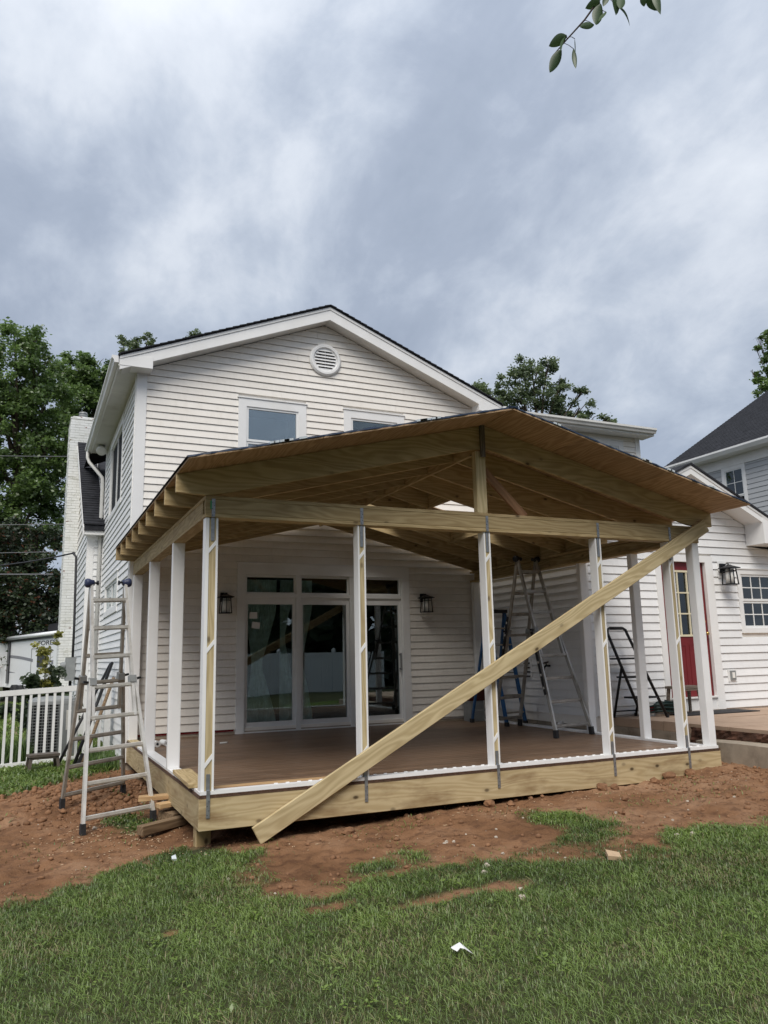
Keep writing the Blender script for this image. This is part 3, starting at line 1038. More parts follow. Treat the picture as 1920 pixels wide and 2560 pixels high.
# chimney of painted brick on the end wall
chim = MB()
chim.box((-0.70, 15.3, -0.6), (0.12, 16.7, 8.02))
ch = chim.build('chimney', 'mortar_dirty', house)
mb = MB()
crs = 0.075
for k in range(int(8.6 / crs)):
    z = -0.55 + k * crs
    off = 0.12 if k % 2 else 0.0
    x = -0.706
    first = True
    while x < 0.12:
        x2 = min(0.125, x + (0.12 if (first and k % 2) else 0.235))
        first = False
        j = random.uniform(0.003, 0.011)
        mb.box((x + 0.003, 15.3 - j, z), (x2 - 0.003, 15.31, z + crs - 0.009))
        x = x2
    for i in range(6):
        j = random.uniform(0.004, 0.012)
        mb.box((-0.70 - j, 15.31 + i * 0.235, z), (-0.69, 15.31 + i * 0.235 + 0.225, z + crs - 0.009))
o = mb.build('brick_facing', 'painted_brick', ch)
o['kind'] = 'stuff'
mb = MB()
mb.box((-0.715, 15.29, 8.02), (0.13, 16.71, 8.07)).box((-0.66, 15.34, 8.07), (0.09, 16.66, 8.11))
mb.build('chimney_crown', 'painted_brick', ch)
mb = MB()
mb.lathe((-0.38, 15.6, 8.11), [(0.105, 0), (0.105, 0.09), (0.12, 0.095), (0.12, 0.12), (0.10, 0.125), (0.10, 0.16), (0.12, 0.165), (0.11, 0.20), (0.02, 0.205)], 16)
mb.build('flue_cap', 'metal_grey', ch, smooth=False)

# second storey running on to the right behind the single storey part
WR = Wall((0, 6.0, 0), (1, 0, 0), (0, -1, 0))
rw_hole = (8.9, 10.74, 4.7, 5.99)
siding(house, WR, 3.6, 6.1, const(6.78), const(11.12), [rw_hole])
wall_panel(house, WR, 0, 6.15, const(6.72), const(11.21), [shrink(rw_hole, 0.1)])
window(house, WR, *rw_hole, trim=0.13, double=True, twin=True)
mb = MB()
WR.box(mb, (11.10, -0.03, 3.0), (11.23, 0.035, 6.10))
mb.build('corner_board', 'trim_white', house)
mb = MB()
mb.box((7.18, 5.66, 6.10), (11.40, 6.05, 6.115))
mb.build('eave_soffit', 'trim_white', house)
mb = MB()
mb.box((7.18, 5.63, 6.09), (11.36, 5.66, 6.22))
mb.build('fascia', 'trim_white', house)
mb = MB()
mb.prism([(7.2, 5.628, 6.235), (7.2, 5.628, 6.13), (7.2, 5.565, 6.13), (7.2, 5.55, 6.17), (7.2, 5.52, 6.20), (7.2, 5.52, 6.245)], (4.16, 0, 0))
mb.build('gutter', 'soffit_grey', house)
mb = MB()
mb.prism([(7.05, 5.6, 6.22), (7.05, 5.6, 6.26), (7.05, 10.5, 7.6), (7.05, 15.4, 6.26), (7.05, 15.4, 6.22), (7.05, 10.5, 7.55)], (4.33, 0, 0))
mb.build('roof', 'dark_shingle', house)
mb = MB()
mb.box((11.1, 6.03, 0), (11.2, 15.2, 6.2))
mb.build('end_wall', 'siding', house)

# sliding doors with transoms
mb = MB()
u0, u1 = 1.72, 5.0
WF.box(mb, (u0, -0.02, 0.03), (1.86, 0.036, 2.88))
WF.box(mb, (4.86, -0.02, 0.03), (u1, 0.036, 2.88))
WF.box(mb, (1.86, -0.02, 2.69), (4.86, 0.036, 2.88))
WF.box(mb, (u0 - 0.015, -0.02, 2.88), (u1 + 0.015, 0.05, 2.90))
door = mb.build('sliding_door', 'trim_white', house)
mb = MB()
WF.box(mb, (1.86, -0.12, 2.30), (4.86, 0.008, 2.36))
WF.box(mb, (1.86, -0.12, 0.0), (4.86, 0.02, 0.05))
for u in (2.785, 3.80):
    WF.box(mb, (u, -0.12, 0.05), (u + 0.085, 0.012, 2.30))
    WF.box(mb, (u, -0.12, 2.36), (u + 0.085, 0.012, 2.69))
WF.box(mb, (1.86, -0.12, 0.05), (1.878, 0.012, 2.69))
WF.box(mb, (4.842, -0.12, 0.05), (4.86, 0.012, 2.69))
mb.build('door_frame', 'vinyl_white', door)
for i, (a, b) in enumerate(((1.878, 2.785), (2.87, 3.80), (3.885, 4.842))):
    s = MB()
    ring(s, WF, a, b, 0.05, 2.30, 0.05, 0.055, 0.15, 0.12, -0.08, -0.03)
    s.build('door_leaf', 'vinyl_white', door)
    g = MB()
    WF.box(g, (a + 0.045, -0.058, 0.19), (b - 0.05, -0.052, 2.19))
    g.build('pane', 'glass', door)
    s = MB()
    ring(s, WF, a, b, 2.36, 2.69, 0.03, 0.03, 0.03, 0.04, -0.08, -0.03)
    s.build('transom_sash', 'vinyl_white', door)
    g = MB()
    WF.box(g, (a + 0.025, -0.058, 2.385), (b - 0.025, -0.052, 2.655))
    g.build('pane', 'glass', door)
mb = MB()
WF.box(mb, (4.79, -0.03, 1.0), (4.81, 0.02, 1.03))
WF.box(mb, (4.79, -0.03, 1.26), (4.81, 0.02, 1.29))
WF.box(mb, (4.788, 0.02, 0.99), (4.812, 0.035, 1.30))
mb.build('handle', 'metal_grey', door)
mb = MB()
for u, z, a in ((2.03, 1.99, 0.0), (2.075, 1.82, -0.12)):
    c_, s_ = math.cos(a), math.sin(a)
    pts = [(-0.07, -0.055), (0.07, -0.055), (0.07, 0.055), (-0.07, 0.055)]
    mb.prism([WF.p(u + x * c_ - y * s_, -0.0485, z + x * s_ + y * c_) for x, y in pts], (0, -0.002, 0))
mb.build('paper_note', 'paper', door)
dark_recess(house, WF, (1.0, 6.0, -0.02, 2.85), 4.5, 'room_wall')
# tied curtains hanging inside the doors
for u, wdt, tie in ((2.2, 0.34, 1.15), (2.97, 0.2, 1.2), (2.66, 0.16, 1.6)):
    n_, rows = 40, 16
    vs, fs = [], []
    for r_ in range(rows + 1):
        z = 0.12 + (2.62 - 0.12) * r_ / rows
        sq = 1.0 if not tie else (0.28 + 0.72 * min(1, abs(z - tie) / 0.9) ** 0.9)
        for k in range(n_ + 1):
            x = (k / n_ - 0.5) * wdt * 1.6 * sq - (0.12 * (1 - sq) if tie else 0)
            vs.append(WF.p(u + x, -0.15 - 0.03 * math.sin(k * 1.9 + 0.5 * math.sin(r_ * 0.7)) * sq, z))
    for r_ in range(rows):
        for k in range(n_):
            a = r_ * (n_ + 1) + k
            fs.append((a, a + 1, a + n_ + 2, a + n_ + 1))
    mb = MB()
    mb.add(vs, fs)
    mb.build('curtain', 'curtain', door, smooth=True)

# floodlight under the left eave
fl = thing('floodlight', (-0.2, 10.65, 6.085), 'round white floodlight under the left eave by the downspout', 'light fixture')
mb = MB()
mb.lathe((-0.2, 10.65, 6.083), [(0.07, -0.06), (0.075, 0.0)], 14)
mb.build('mount', 'metal_grey', fl)
mb = MB()
mb.lathe((-0.2, 10.66, 6.0), [(0.05, 0.06), (0.085, 0.0), (0.115, -0.10), (0.105, -0.13), (0.02, -0.135)][::-1], 16, (0.1, 0.75, 0.65))
mb.build('lamp_head', 'frost_glass', fl, smooth=True)

# ------------------------------------------------------------------ single storey wing on the right
YW = 2.62
wing = thing('house_wing', (8.7, YW, 0.22), 'white sided single storey wing with red door beside the patio', 'house')
WW = Wall((0, YW, 0), (1, 0, 0), (0, -1, 0))
WS = Wall((6.64, 0, 0), (0, 1, 0), (-1, 0, 0))
WRX, WRS = 8.765, 0.476


def wtop(x):
    return 4.39 - WRS * abs(x - WRX)


wdoor = (8.16, 9.48, 0.24, 2.87)
wwin = (10.05, 11.02, 1.52, 2.66)
wlo = lambda z: max(6.72, WRX - (4.23 - z) / WRS)
whi = lambda z: min(11.2, WRX + (4.23 - z) / WRS)
siding(wing, WW, 0.25, 4.22, wlo, whi, [wdoor, wwin], exposure=0.133, mat='siding_white', joints=0.4)
wall_panel(wing, WW, -0.5, 4.22, lambda z: max(6.66, WRX - (4.23 - z) / WRS), lambda z: min(11.3, WRX + (4.23 - z) / WRS), [shrink(wdoor, 0.1), shrink(wwin, 0.1)])
siding(wing, WS, 0.25, 3.3, const(YW + 0.10), const(D - 0.0), exposure=0.133, mat='siding_white')
wall_panel(wing, WS, 0.1, 3.3, const(YW + 0.14), const(D))
mb = MB()
WW.box(mb, (6.614, -0.02, 0.24), (6.72, 0.034, 3.25))
mb.build('corner_board', 'trim_white', wing)
mb = MB()
WS.box(mb, (YW + 0.02, -0.02, 0.24), (YW + 0.10, 0.034, 3.25))
mb.build('corner_board', 'trim_white', wing)
# block foundation under the side wall with two visible courses
mb = MB()
mb.box((6.68, YW + 0.02, -0.6), (6.80, D, 0.24))
fnd = mb.build('foundation', 'mortar_dirty', wing)
for r_ in range(4):
    y = YW + 0.02 - (0.2 if r_ % 2 else 0)
    while y < D - 0.05:
        a, b = max(y, YW + 0.02), min(y + 0.42, D)
        if b - a > 0.06:
            mb = MB()
            mb.box((6.665 + random.uniform(-0.004, 0.004), a + 0.006, -0.58 + r_ * 0.205), (6.69, b - 0.006, -0.58 + r_ * 0.205 + 0.193))
            mb.build('foundation_block', 'concrete', wing)
        y += 0.42
YE = YW - 0.42
for s in (-1, 1):
    xe = 6.60 if s < 0 else 11.75
    mb = MB()
    mb.prism([(WRX, YE - 0.03, wtop(WRX) + 0.04), (xe, YE - 0.03, wtop(xe) + 0.035), (xe, YE - 0.03, wtop(xe) - 0.002), (WRX, YE - 0.03, wtop(WRX) + 0.0)], (0, 3.9, 0))
    mb.build('roof', 'dark_shingle', wing)
    mb = MB()
    mb.prism([(WRX, YE, wtop(WRX) - 0.004), (xe, YE, wtop(xe) - 0.004), (xe, YE, wtop(xe) - 0.15), (WRX, YE, wtop(WRX) - 0.16)], (0, 0.03, 0))
    mb.build('rake_board', 'trim_white', wing)
    mb = MB()
    mb.prism([(WRX, YE - 0.012, wtop(WRX) - 0.006), (xe, YE - 0.012, wtop(xe) - 0.006), (xe, YE - 0.012, wtop(xe) - 0.05), (WRX, YE - 0.012, wtop(WRX) - 0.05)], (0, 0.011, 0))
    mb.build('drip_trim', 'trim_white', wing)
    mb = MB()
    mb.prism([(WRX, YE + 0.03, wtop(WRX) - 0.13), (xe, YE + 0.03, wtop(xe) - 0.13), (xe, YE + 0.03, wtop(xe) - 0.146), (WRX, YE + 0.03, wtop(WRX) - 0.146)], (0, 0.39, 0))
    mb.build('rake_soffit', 'trim_white', wing)
mb = MB()
mb.prism([(10.38, YE - 0.008, wtop(10.38) - 0.05), (11.75, YE - 0.008, wtop(11.75) - 0.02), (11.75, YE - 0.008, 3.09), (10.38, YE - 0.008, 3.09)], (0, 0.40, 0))
mb.build('eave_return', 'trim_white', wing)
window(wing, WW, *wwin, trim=0.09, double=True, grid=(3, 2))
# red door with a cream-muntined light
mb = MB()
WW.box(mb, (8.16, -0.03, 0.44), (8.28, 0.036, 2.87))
WW.box(mb, (9.30, -0.03, 0.24), (9.48, 0.036, 2.87))
WW.box(mb, (8.28, -0.03, 2.755), (9.30, 0.036, 2.87))
WW.box(mb, (8.16, -0.03, 0.24), (9.30, 0.026, 0.44))
WW.box(mb, (8.28, -0.10, 0.44), (9.30, 0.06, 0.462))
wd = mb.build('door', 'trim_white', wing)
dz0, dz1 = 0.465, 2.75
L0, L1, H0, H1 = 8.47, 9.12, 1.50, 2.58
mb = MB()
ring(mb, WW, 8.285, 9.295, dz0, dz1, L0 - 8.285, 9.295 - L1, H0 - dz0, dz1 - H1, -0.085, -0.035)
for a, b in ((8.42, 8.76), (8.83, 9.17)):
    ring(mb, WW, a, b, 0.62, 1.34, 0.025, 0.025, 0.025, 0.025, -0.036, -0.028)
mb.build('door_leaf', 'door_red', wd)
mb = MB()
ring(mb, WW, L0 - 0.03, L1 + 0.03, H0 - 0.03, H1 + 0.03, 0.035, 0.035, 0.035, 0.035, -0.05, -0.022)
cw, chh = (L1 - L0) / 3, (H1 - H0) / 3
for i in (1, 2):
    WW.box(mb, (L0 + i * cw - 0.012, -0.05, H0), (L0 + i * cw + 0.012, -0.026, H1))
    WW.box(mb, (L0, -0.0505, H0 + i * chh - 0.012), (L1, -0.027, H0 + i * chh + 0.012))
mb.build('muntin', 'cream', wd)
for i in range(3):
    for k in range(3):
        mb = MB()
        WW.box(mb, (L0 + i * cw + 0.013, -0.062, H0 + k * chh + 0.013), (L0 + (i + 1) * cw - 0.013, -0.057, H0 + (k + 1) * chh - 0.013))
        mb.build('pane', 'glass', wd)
mb = MB()
for k in range(7):
    z = H1 - 0.02 - k * 0.055
    mb.prism([WW.p(L0, -0.085, z), WW.p(L0, -0.105, z - 0.035), WW.p(L0, -0.107, z - 0.033), WW.p(L0, -0.087, z + 0.002)], (L1 - L0, 0, 0))
mb.build('blind', 'blind', wd)
mb = MB()
mb.lathe(WW.p(9.22, -0.035, 1.52), [(0.03, 0), (0.03, 0.01), (0.012, 0.015), (0.012, 0.04), (0.03, 0.05), (0.03, 0.075), (0.01, 0.085)], 12, (0, -1, 0))
mb.lathe(WW.p(9.22, -0.035, 1.72), [(0.03, 0), (0.03, 0.015), (0.015, 0.02), (0.012, 0.035)], 12, (0, -1, 0))
mb.build('door_knob', 'brass', wd, smooth=True)
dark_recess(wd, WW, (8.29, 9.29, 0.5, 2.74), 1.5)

# outlet cover
t_ = thing('outdoor_outlet', (9.70, YW, 0.80), 'grey weatherproof outlet cover on white wall below the window', 'outlet')
mb = MB()
WW.box(mb, (9.60, 0.0, 0.69), (9.80, 0.034, 0.90))
mb.build('mounting_block', 'trim_white', t_)
mb = MB()
ring(mb, WW, 9.645, 9.765, 0.72, 0.875, 0.03, 0.03, 0.03, 0.03, 0.034, 0.055)
mb.build('cover', 'metal_grey', t_)
mb = MB()
WW.box(mb, (9.675, 0.034, 0.75), (9.735, 0.062, 0.845))
mb.build('flap', 'frost_glass', t_)


# wall lanterns
def lantern(x, y, z, label, scale=0.85, plate_mat='black_metal', side=0.0):
    """carriage lantern hung from a square back plate; (x, y, z) is the plate's centre on the wall"""
    th = thing('wall_lantern', (x, y, z), label, 'wall lantern', 'black carriage lanterns on the house walls')
    k = scale
    P = lambda a, d, c: (x + a * k, y - d * k, z + c * k)
    mb = MB()
    mb.box(P(-0.07, 0, -0.09), P(0.07, 0.03, 0.09))
    mb.build('back_plate', 'black_metal', th)
    mb = MB()
    mb.tube([P(0, 0.03, 0.03), P(0, 0.10, 0.075), P(0, 0.16, 0.07), P(0, 0.17, 0.04)], 0.011 * k, 6)
    mb.build('arm', 'black_metal', th)
    cz = 0.0
    mb = MB()
    cx, cy = x, y - 0.17 * k
    q = [(0.02, 0.055), (0.05, 0.035), (0.14, -0.005), (0.145, -0.02), (0.115, -0.024)]
    vs, fs = [], []
    for r_, h_ in q:
        for sx, sy in ((-1, -1), (1, -1), (1, 1), (-1, 1)):
            vs.append((cx + sx * r_ * k, cy + sy * r_ * k, z + h_ * k))
    for i in range(len(q) - 1):
        for c_ in range(4):
            a, b = i * 4 + c_, i * 4 + (c_ + 1) % 4
            fs.append((b, a, a + 4, b + 4))
    fs += [(0, 1, 2, 3), tuple(len(vs) - 1 - i for i in range(4))]
    mb.add(vs, fs)
    mb.build('lantern_cap', 'black_metal', th)
    mb = MB()
    zt, zb = z - 0.024 * k, z - 0.315 * k
    for sx in (-1, 1):
        for sy in (-1, 1):
            mb.bar((cx + sx * 0.082 * k, cy + sy * 0.082 * k, zt), (cx + sx * 0.10 * k, cy + sy * 0.10 * k, zb), 0.016 * k, 0.016 * k, (0, 1, 0))
    for s1, s2 in (((-1, -1), (1, -1)), ((1, -1), (1, 1)), ((1, 1), (-1, 1)), ((-1, 1), (-1, -1))):
        mb.bar((cx + s1[0] * 0.085 * k, cy + s1[1] * 0.085 * k, z - 0.075 * k), (cx + s2[0] * 0.085 * k, cy + s2[1] * 0.085 * k, z - 0.075 * k), 0.010 * k, 0.010 * k)
    mb.box((cx - 0.11 * k, cy - 0.11 * k, zb - 0.018 * k), (cx + 0.11 * k, cy + 0.11 * k, zb))
    mb.bar((cx, cy - 0.095 * k, zt), (cx, cy - 0.10 * k, zb), 0.012 * k, 0.012 * k, (0, 1, 0))
    mb.build('cage', 'black_metal', th)
    mb = MB()
    mb.lathe((cx, cy, zb), [(0.080 * k, 0.0), (0.074 * k, 0.275 * k), (0.02 * k, 0.28 * k)], 14)
    mb.build('glass_shade', 'frost_glass', th, smooth=True)
    return th


lantern(1.49, D - 0.036, 2.29, 'black wall lantern between the front corner post and left sliding door')
lantern(5.28, D - 0.036, 2.32, 'black wall lantern right of the sliding doors under the porch')
mb = MB()
WW.box(mb, (9.61, 0.0, 2.49), (9.82, 0.034, 2.79))
mb.build('lantern_block', 'trim_white', wing)
lantern(9.70, YW - 0.036, 2.66, 'black wall lantern on the bright white wall beside the red door', 0.92)

# ------------------------------------------------------------------ patio and its edge
patio = thing('patio', (9.5, 0.8, 0.22), 'raised tan concrete patio with broken front edge beside the porch', 'patio')
xs, ys = [7.06, 8.3, 9.7, 11.1, 12.6], [-2.4, -0.9, 0.35, 1.55, YW - 0.005]
for i in range(4):
    for k in range(4):
        mb = MB()
        a, b, c, d = xs[i] + (0.006 if i else 0), xs[i + 1] - 0.006, ys[k] + 0.006, ys[k + 1] - 0.006
        dz = random.uniform(-0.006, 0.006)
        if k == 3:
            dz = 0
        mb.box((a, c, 0.09), (b, d, 0.22 + dz))
        mb.build('slab', 'concrete_pink', patio)
mb = MB()
mb.box((7.10, 0.99, -0.7), (12.6, YW - 0.01, 0.088)).box((7.22, -2.38, -0.7), (12.6, 0.99, 0.088))
mb.build('fill', 'earth_edge', patio)
y = 0.95
while y < YW - 0.05:
    for r_, (za, zb) in enumerate(((-0.62, -0.34), (-0.333, -0.125), (-0.118, 0.085))):
        a, b = y, min(y + 0.44, YW - 0.01)
        mb = MB()
        mb.box((7.035 + random.uniform(-0.008, 0.008) - (0.02 if r_ < 2 else 0), a + 0.004, za), (7.1, b - 0.004, zb))
        mb.build('edge_block', 'concrete', patio)
    y += 0.44
rough = MB()
vs, fs = [], []
nY, nZ = 60, 6
for i in range(nY + 1):
    for k in range(nZ + 1):
        yy = -2.38 + i * (3.36 / nY)
        zz_ = -0.02 + k * (0.205 / nZ)
        vs.append((7.052 - 0.04 * random.random() - 0.04 * float(vnoise(yy, zz_ * 3, 6)), yy, zz_))
for i in range(nY):
    for k in range(nZ):
        a = i * (nZ + 1) + k
        fs.append((a, a + nZ + 1, a + nZ + 2, a + 1)[::-1])
rough.add(vs, fs)
rough.build('broken_edge', 'earth_edge', patio)
# lower footing wall that sticks out under the broken edge
mb = MB()
foot = []
for i in range(29):
    yy = 0.62 - i * 0.107
    foot.append((6.74 - 0.02 * vnoise(yy, 0.0, 4), yy))
vs, fs = [], []
for i, (xx, yy) in enumerate(foot):
    tz = 0.075 - 0.03 * float(vnoise(yy, 3.0, 3))
    vs += [(xx, yy, -0.7), (xx, yy, tz), (7.2, yy, tz + 0.01), (7.2, yy, -0.7)]
for i in range(len(foot) - 1):
    a = i * 4
    fs += [(a, a + 4, a + 5, a + 1)[::-1], (a + 1, a + 5, a + 6, a + 2)[::-1]]
fs += [(0, 1, 2, 3)]
mb.add(vs, fs)
mb.build('footing', 'concrete', patio)

mats = thing('door_mat', (9.1, 2.25, 0.22), 'long black rubber mat on the patio in front of the red door', 'mat')
mb = MB()
mb.box((8.05, 2.02, 0.2205), (9.62, 2.54, 0.236))
mb.build('mat', 'black_rubber', mats)

# ------------------------------------------------------------------ the porch under construction
W_, HB = 6.468, 2.626
BT = HB + 0.216
porch = thing('porch', (0, 0, -0.42), 'unfinished gabled wooden porch with white wrapped posts and brown deck', 'porch')


def pboard(name, p0, p1, w_, h_, mat, upv=(0, 0, 1), parent=porch, bev=0.004):
    return board(name, p0, p1, w_, h_, mat, parent, upv, bev)


# rim joists, joists, piers
pboard('rim_board', (0.0, 0.02, -0.143), (6.50, 0.02, -0.143), 0.04, 0.286, 'rim_pine')
pboard('rim_board', (0.02, 0.043, -0.143), (0.02, 0.72, -0.143), 0.04, 0.286, 'rim_pine')
pboard('rim_board', (0.024, 0.724, -0.143), (0.024, 3.2, -0.143), 0.04, 0.286, 'rim_pine')
pboard('rim_board', (0.02, 3.204, -0.143), (0.02, 5.66, -0.143), 0.04, 0.286, 'rim_pine')
pboard('rim_board', (6.48, 0.043, -0.143), (6.48, 5.66, -0.143), 0.04, 0.286, 'rim_pine')
for k in range(15):
    x = 0.42 + k * 0.42
    pboard('joist', (x, 0.045, -0.15), (x, 5.66, -0.15), 0.04, 0.25, 'pine', bev=0)
for x, y in ((0.115, 0.40), (0.13, 2.47), (0.13, 4.6), (3.2, 0.9), (6.2, 0.6)):
    g_ = gz(x, y) - 0.12
    pboard('pier', (x, y, g_), (x, y, -0.29 if x > 0.14 else -0.02), 0.14, 0.14, 'old_wood' if y > 1 else 'pine', upv=(0, 1, 0))
# deck sheathing edge: two dark plies
mb = MB()
mb.box((-0.004, -0.004, 0.001), (W_ + 0.03, 0.15, 0.013)).box((0.0, 0.0, 0.0165), (W_ + 0.03, 0.15, 0.0285))
mb.box((-0.004, 0.1503, 0.001), (0.15, 5.66, 0.013)).box((0.0, 0.1503, 0.0165), (0.15, 5.66, 0.0285))
mb.box((6.33, 0.1503, 0.001), (W_ + 0.03, 5.66, 0.0285))
mb.build('deck_edge', 'ply_edge', porch)
y = 0.155
while y < 5.64:
    pboard('deck_board', (0.153, y + 0.0705, 0.016), (6.328, y + 0.0705, 0.016), 0.141, 0.028, 'deck_wood')
    y += 0.1475
# white sills
mb = MB()
mb.box((0.006, 0.008, 0.029), (W_, 0.145, 0.054))
mb.box((0.006, 0.0, 0.029), (W_, 0.0075, 0.062))
for k in range(48):
    x = 0.75 + k * 0.117
    mb.box((x, 0.132, 0.054), (x + 0.035, 0.146, 0.0605))
mb.build('sill', 'post_white', porch)
mb = MB()
mb.box((0.008, 0.1455, 0.029), (0.145, 4.45, 0.054))
mb.build('sill', 'post_white', porch)
pboard('sill', (0.075, 4.455, 0.0415), (0.075, 5.66, 0.0415), 0.137, 0.025, 'pine_pale')
mb = MB()
mb.box((6.335, 0.1455, 0.029), (W_, 5.66, 0.054))
mb.build('sill', 'post_white', porch)


def front_post(x0, x1, lip_l, lip_r, label=None):
    y0, y1, z0, z1 = 0.016, 0.140, 0.055, HB - 0.001
    o = pboard('post', ((x0 + x1) / 2, (y0 + y1) / 2, z0), ((x0 + x1) / 2, (y0 + y1) / 2, z1), x1 - x0 - 0.022, y1 - y0 - 0.014, 'pine_pale', upv=(0, 1, 0), bev=0.002)
    mb = MB()
    for a, b, c in ((x0, x0 + 0.011, x0 + lip_l), (x1, x1 - 0.011, x1 - lip_r)):
        mb.box((min(a, b), y0, z0), (max(a, b), y1, z1))
        mb.box((b, y0, z0), (c, y0 + 0.006, z1))
    mb.box((x0 + 0.011, y1 - 0.006, z0), (x1 - 0.011, y1, z1))
    mb.build('cladding', 'post_white', o)
    a, b = x0 + lip_l, x1 - lip_r
    run = b - a
    for z in (0.27, 1.30, 2.28):
        sm = MB()
        zz_ = z + random.uniform(-0.03, 0.03)
        sm.prism([(a, y0 + 0.0005, zz_), (b, y0 + 0.0005, zz_ + run * 1.25), (b, y0 + 0.0005, zz_ + run * 1.25 + 0.048), (a, y0 + 0.0005, zz_ + 0.048)], (0, 0.0065, 0))
        sm.build('diagonal_slat', 'post_white', o)
    xm = (a + b) / 2
    for za, zb in ((HB - 0.23, HB + 0.005), (0.062, 0.21)):
        mb = MB()
        mb.box((xm - 0.017, y0 - 0.003 if za > 1 else y0 - 0.004, za), (xm + 0.017, y0 + 0.0045, zb))
        ys_ = -0.004 if za > 1 else -0.0075
        if za > 1:
            mb.box((xm - 0.017, -0.0035, HB + 0.005), (xm + 0.017, -0.0005, HB + 0.185))
            mb.box((xm - 0.017, -0.0035, HB + 0.003), (xm + 0.017, y0 + 0.004, HB + 0.0062))
            nails = [(-0.004, HB + 0.02 + i * 0.032) for i in range(5)]
        else:
            mb.box((xm - 0.017, -0.0085, -0.175), (xm + 0.017, -0.0052, 0.065))
            mb.box((xm - 0.017, -0.0085, 0.0625), (xm + 0.017, y0 + 0.004, 0.0665))
            nails = [(-0.009, -0.15 + i * 0.04) for i in range(4)]
        mb.build('strap', 'galvanized', o)
        mb = MB()
        for i, (yy, zz_) in enumerate(nails):
            mb.lathe((xm + (0.008 if i % 2 else -0.008), yy + 0.0006, zz_), [(0.0045, 0), (0.003, 0.0025)], 6, (0, -1, 0))
        mb.build('nail_heads', 'black_metal', o)
    return o


def clad_post(x0, x1, y0, y1, seam_face='x'):
    z0, z1 = 0.055, HB - 0.001
    mb = MB()
    s_ = 0.006
    mb.box((x0, y0 + s_, z0), (x1, y1 - s_, z1))
    mb.box((x0 + s_, y0, z0), (x1 - s_, y0 + s_ - 0.0003, z1))
    mb.box((x0 + s_, y1 - s_ + 0.0003, z0), (x1 - s_, y1, z1))
    return mb.build('post', 'post_white', porch)


front_post(0.012, 0.134, 0.034, 0.020)
front_post(1.617, 1.703, 0.017, 0.017)
front_post(3.176, 3.261, 0.017, 0.017)
front_post(4.768, 4.852, 0.017, 0.017)
front_post(5.930, 6.014, 0.017, 0.017)
clad_post(6.352, 6.466, 0.016, 0.14)
for y in (1.83, 3.72, 5.52):
    clad_post(0.004, 0.142, y, y + 0.088)
for y in (1.15, 2.31, 5.55):
    clad_post(6.335, 6.466, y, y + 0.088)
# beams: plate, header, plate
for (a, b) in (((0.0, 0.07), (W_, 0.07)), ((0.07, 0.142), (0.07, 5.66)), ((6.398, 0.142), (6.398, 5.66))):
    pboard('beam_plate', (*a, HB + 0.019), (*b, HB + 0.019), 0.14, 0.0375, 'pine')
    pboard('beam_plate', (*a, HB + 0.197), (*b, HB + 0.197), 0.14, 0.0375, 'pine')
pboard('beam_header', (0.0, 0.021, HB + 0.108), (W_, 0.021, HB + 0.108), 0.038, 0.139, 'pine')
pboard('beam_header', (0.142, 0.118, HB + 0.108), (6.32, 0.118, HB + 0.108), 0.038, 0.139, 'pine')
for a, b in ((0.142, 1.872), (1.878, 3.76), (3.766, 5.66)):
    pboard('beam_header', (0.022, a, HB + 0.108), (0.022, b, HB + 0.108), 0.038, 0.139, 'pine')
    pboard('beam_header', (6.446, a, HB + 0.108), (6.446, b, HB + 0.108), 0.038, 0.139, 'pine')
pboard('beam_header', (0.118, 0.15, HB + 0.108), (0.118, 5.66, HB + 0.108), 0.038, 0.139, 'pine')
mb = MB()
mb.box((0.048, -0.0012, HB + 0.08), (0.085, 0.0015, HB + 0.165))
mb.build('lumber_tag', 'green_tag', porch)

# rafters, ridge, king post
RX, PS = 3.222, 0.245


def ptop(x):
    return 3.1 + PS * ((x if x < RX else 2 * RX - x))


_raf = {}


def rafter(s, y):
    """one rafter: square tail cut, level soffit cut out to the tail, seat on the beam"""
    if s not in _raf:
        X = lambda q: q if s < 0 else 2 * RX - q
        q = [(-0.285, 3.1 - PS * 0.285), (RX - 0.02, 3.1 + PS * (RX - 0.02)), (RX - 0.02, 3.1 + PS * (RX - 0.02) - 0.272), (0.15, 3.1 + PS * 0.15 - 0.272), (0.0, BT), (-0.285, BT + 0.012)]
        mb = MB()
        mb.prism([(X(a), 0.0, z) for a, z in q], (0, 0.042, 0))
        me = mb.mesh('rafter', 'pine')
        bm = bmesh.new()
        bm.from_mesh(me)
        bmesh.ops.bevel(bm, geom=list(bm.edges), offset=0.004, segments=1, affect='EDGES')
        bm.to_mesh(me)
        bm.free()
        _raf[s] = me
    return obj_mesh('rafter', _raf[s], Matrix.Translation((0, y, 0)), porch)


for k in range(9):
    y = 0.0 + k * 0.692
    rafter(-1, y)
    if y < 2.1:
        rafter(1, y)
# to the rear the right rafters stop short against the wing
_q = [(RX + 0.02, ptop(RX + 0.02)), (6.47, ptop(6.47)), (6.47, BT + 0.002), (6.33, BT + 0.002), (6.29, ptop(6.29) - 0.272), (RX + 0.02, ptop(RX + 0.02) - 0.272)]
mb = MB()
mb.prism([(a, 0.0, z) for a, z in _q], (0, 0.042, 0))
_short = mb.mesh('rafter', 'pine')
_pc = []
for xa, xb in ((RX + 0.02, 3.93), (5.12, 6.47)):
    mb = MB()
    q_ = [(xa, ptop(xa)), (xb, ptop(xb)), (xb, ptop(xb) - 0.272), (xa, ptop(xa) - 0.272)] if xb < 5 else [(xa, ptop(xa)), (xb, ptop(xb)), (xb, BT + 0.002), (6.33, BT + 0.002), (6.29, ptop(6.29) - 0.272), (xa, ptop(xa) - 0.272)]
    mb.prism([(a, 0.0, z) for a, z in q_], (0, 0.042, 0))
    _pc.append(mb.mesh('rafter', 'pine'))
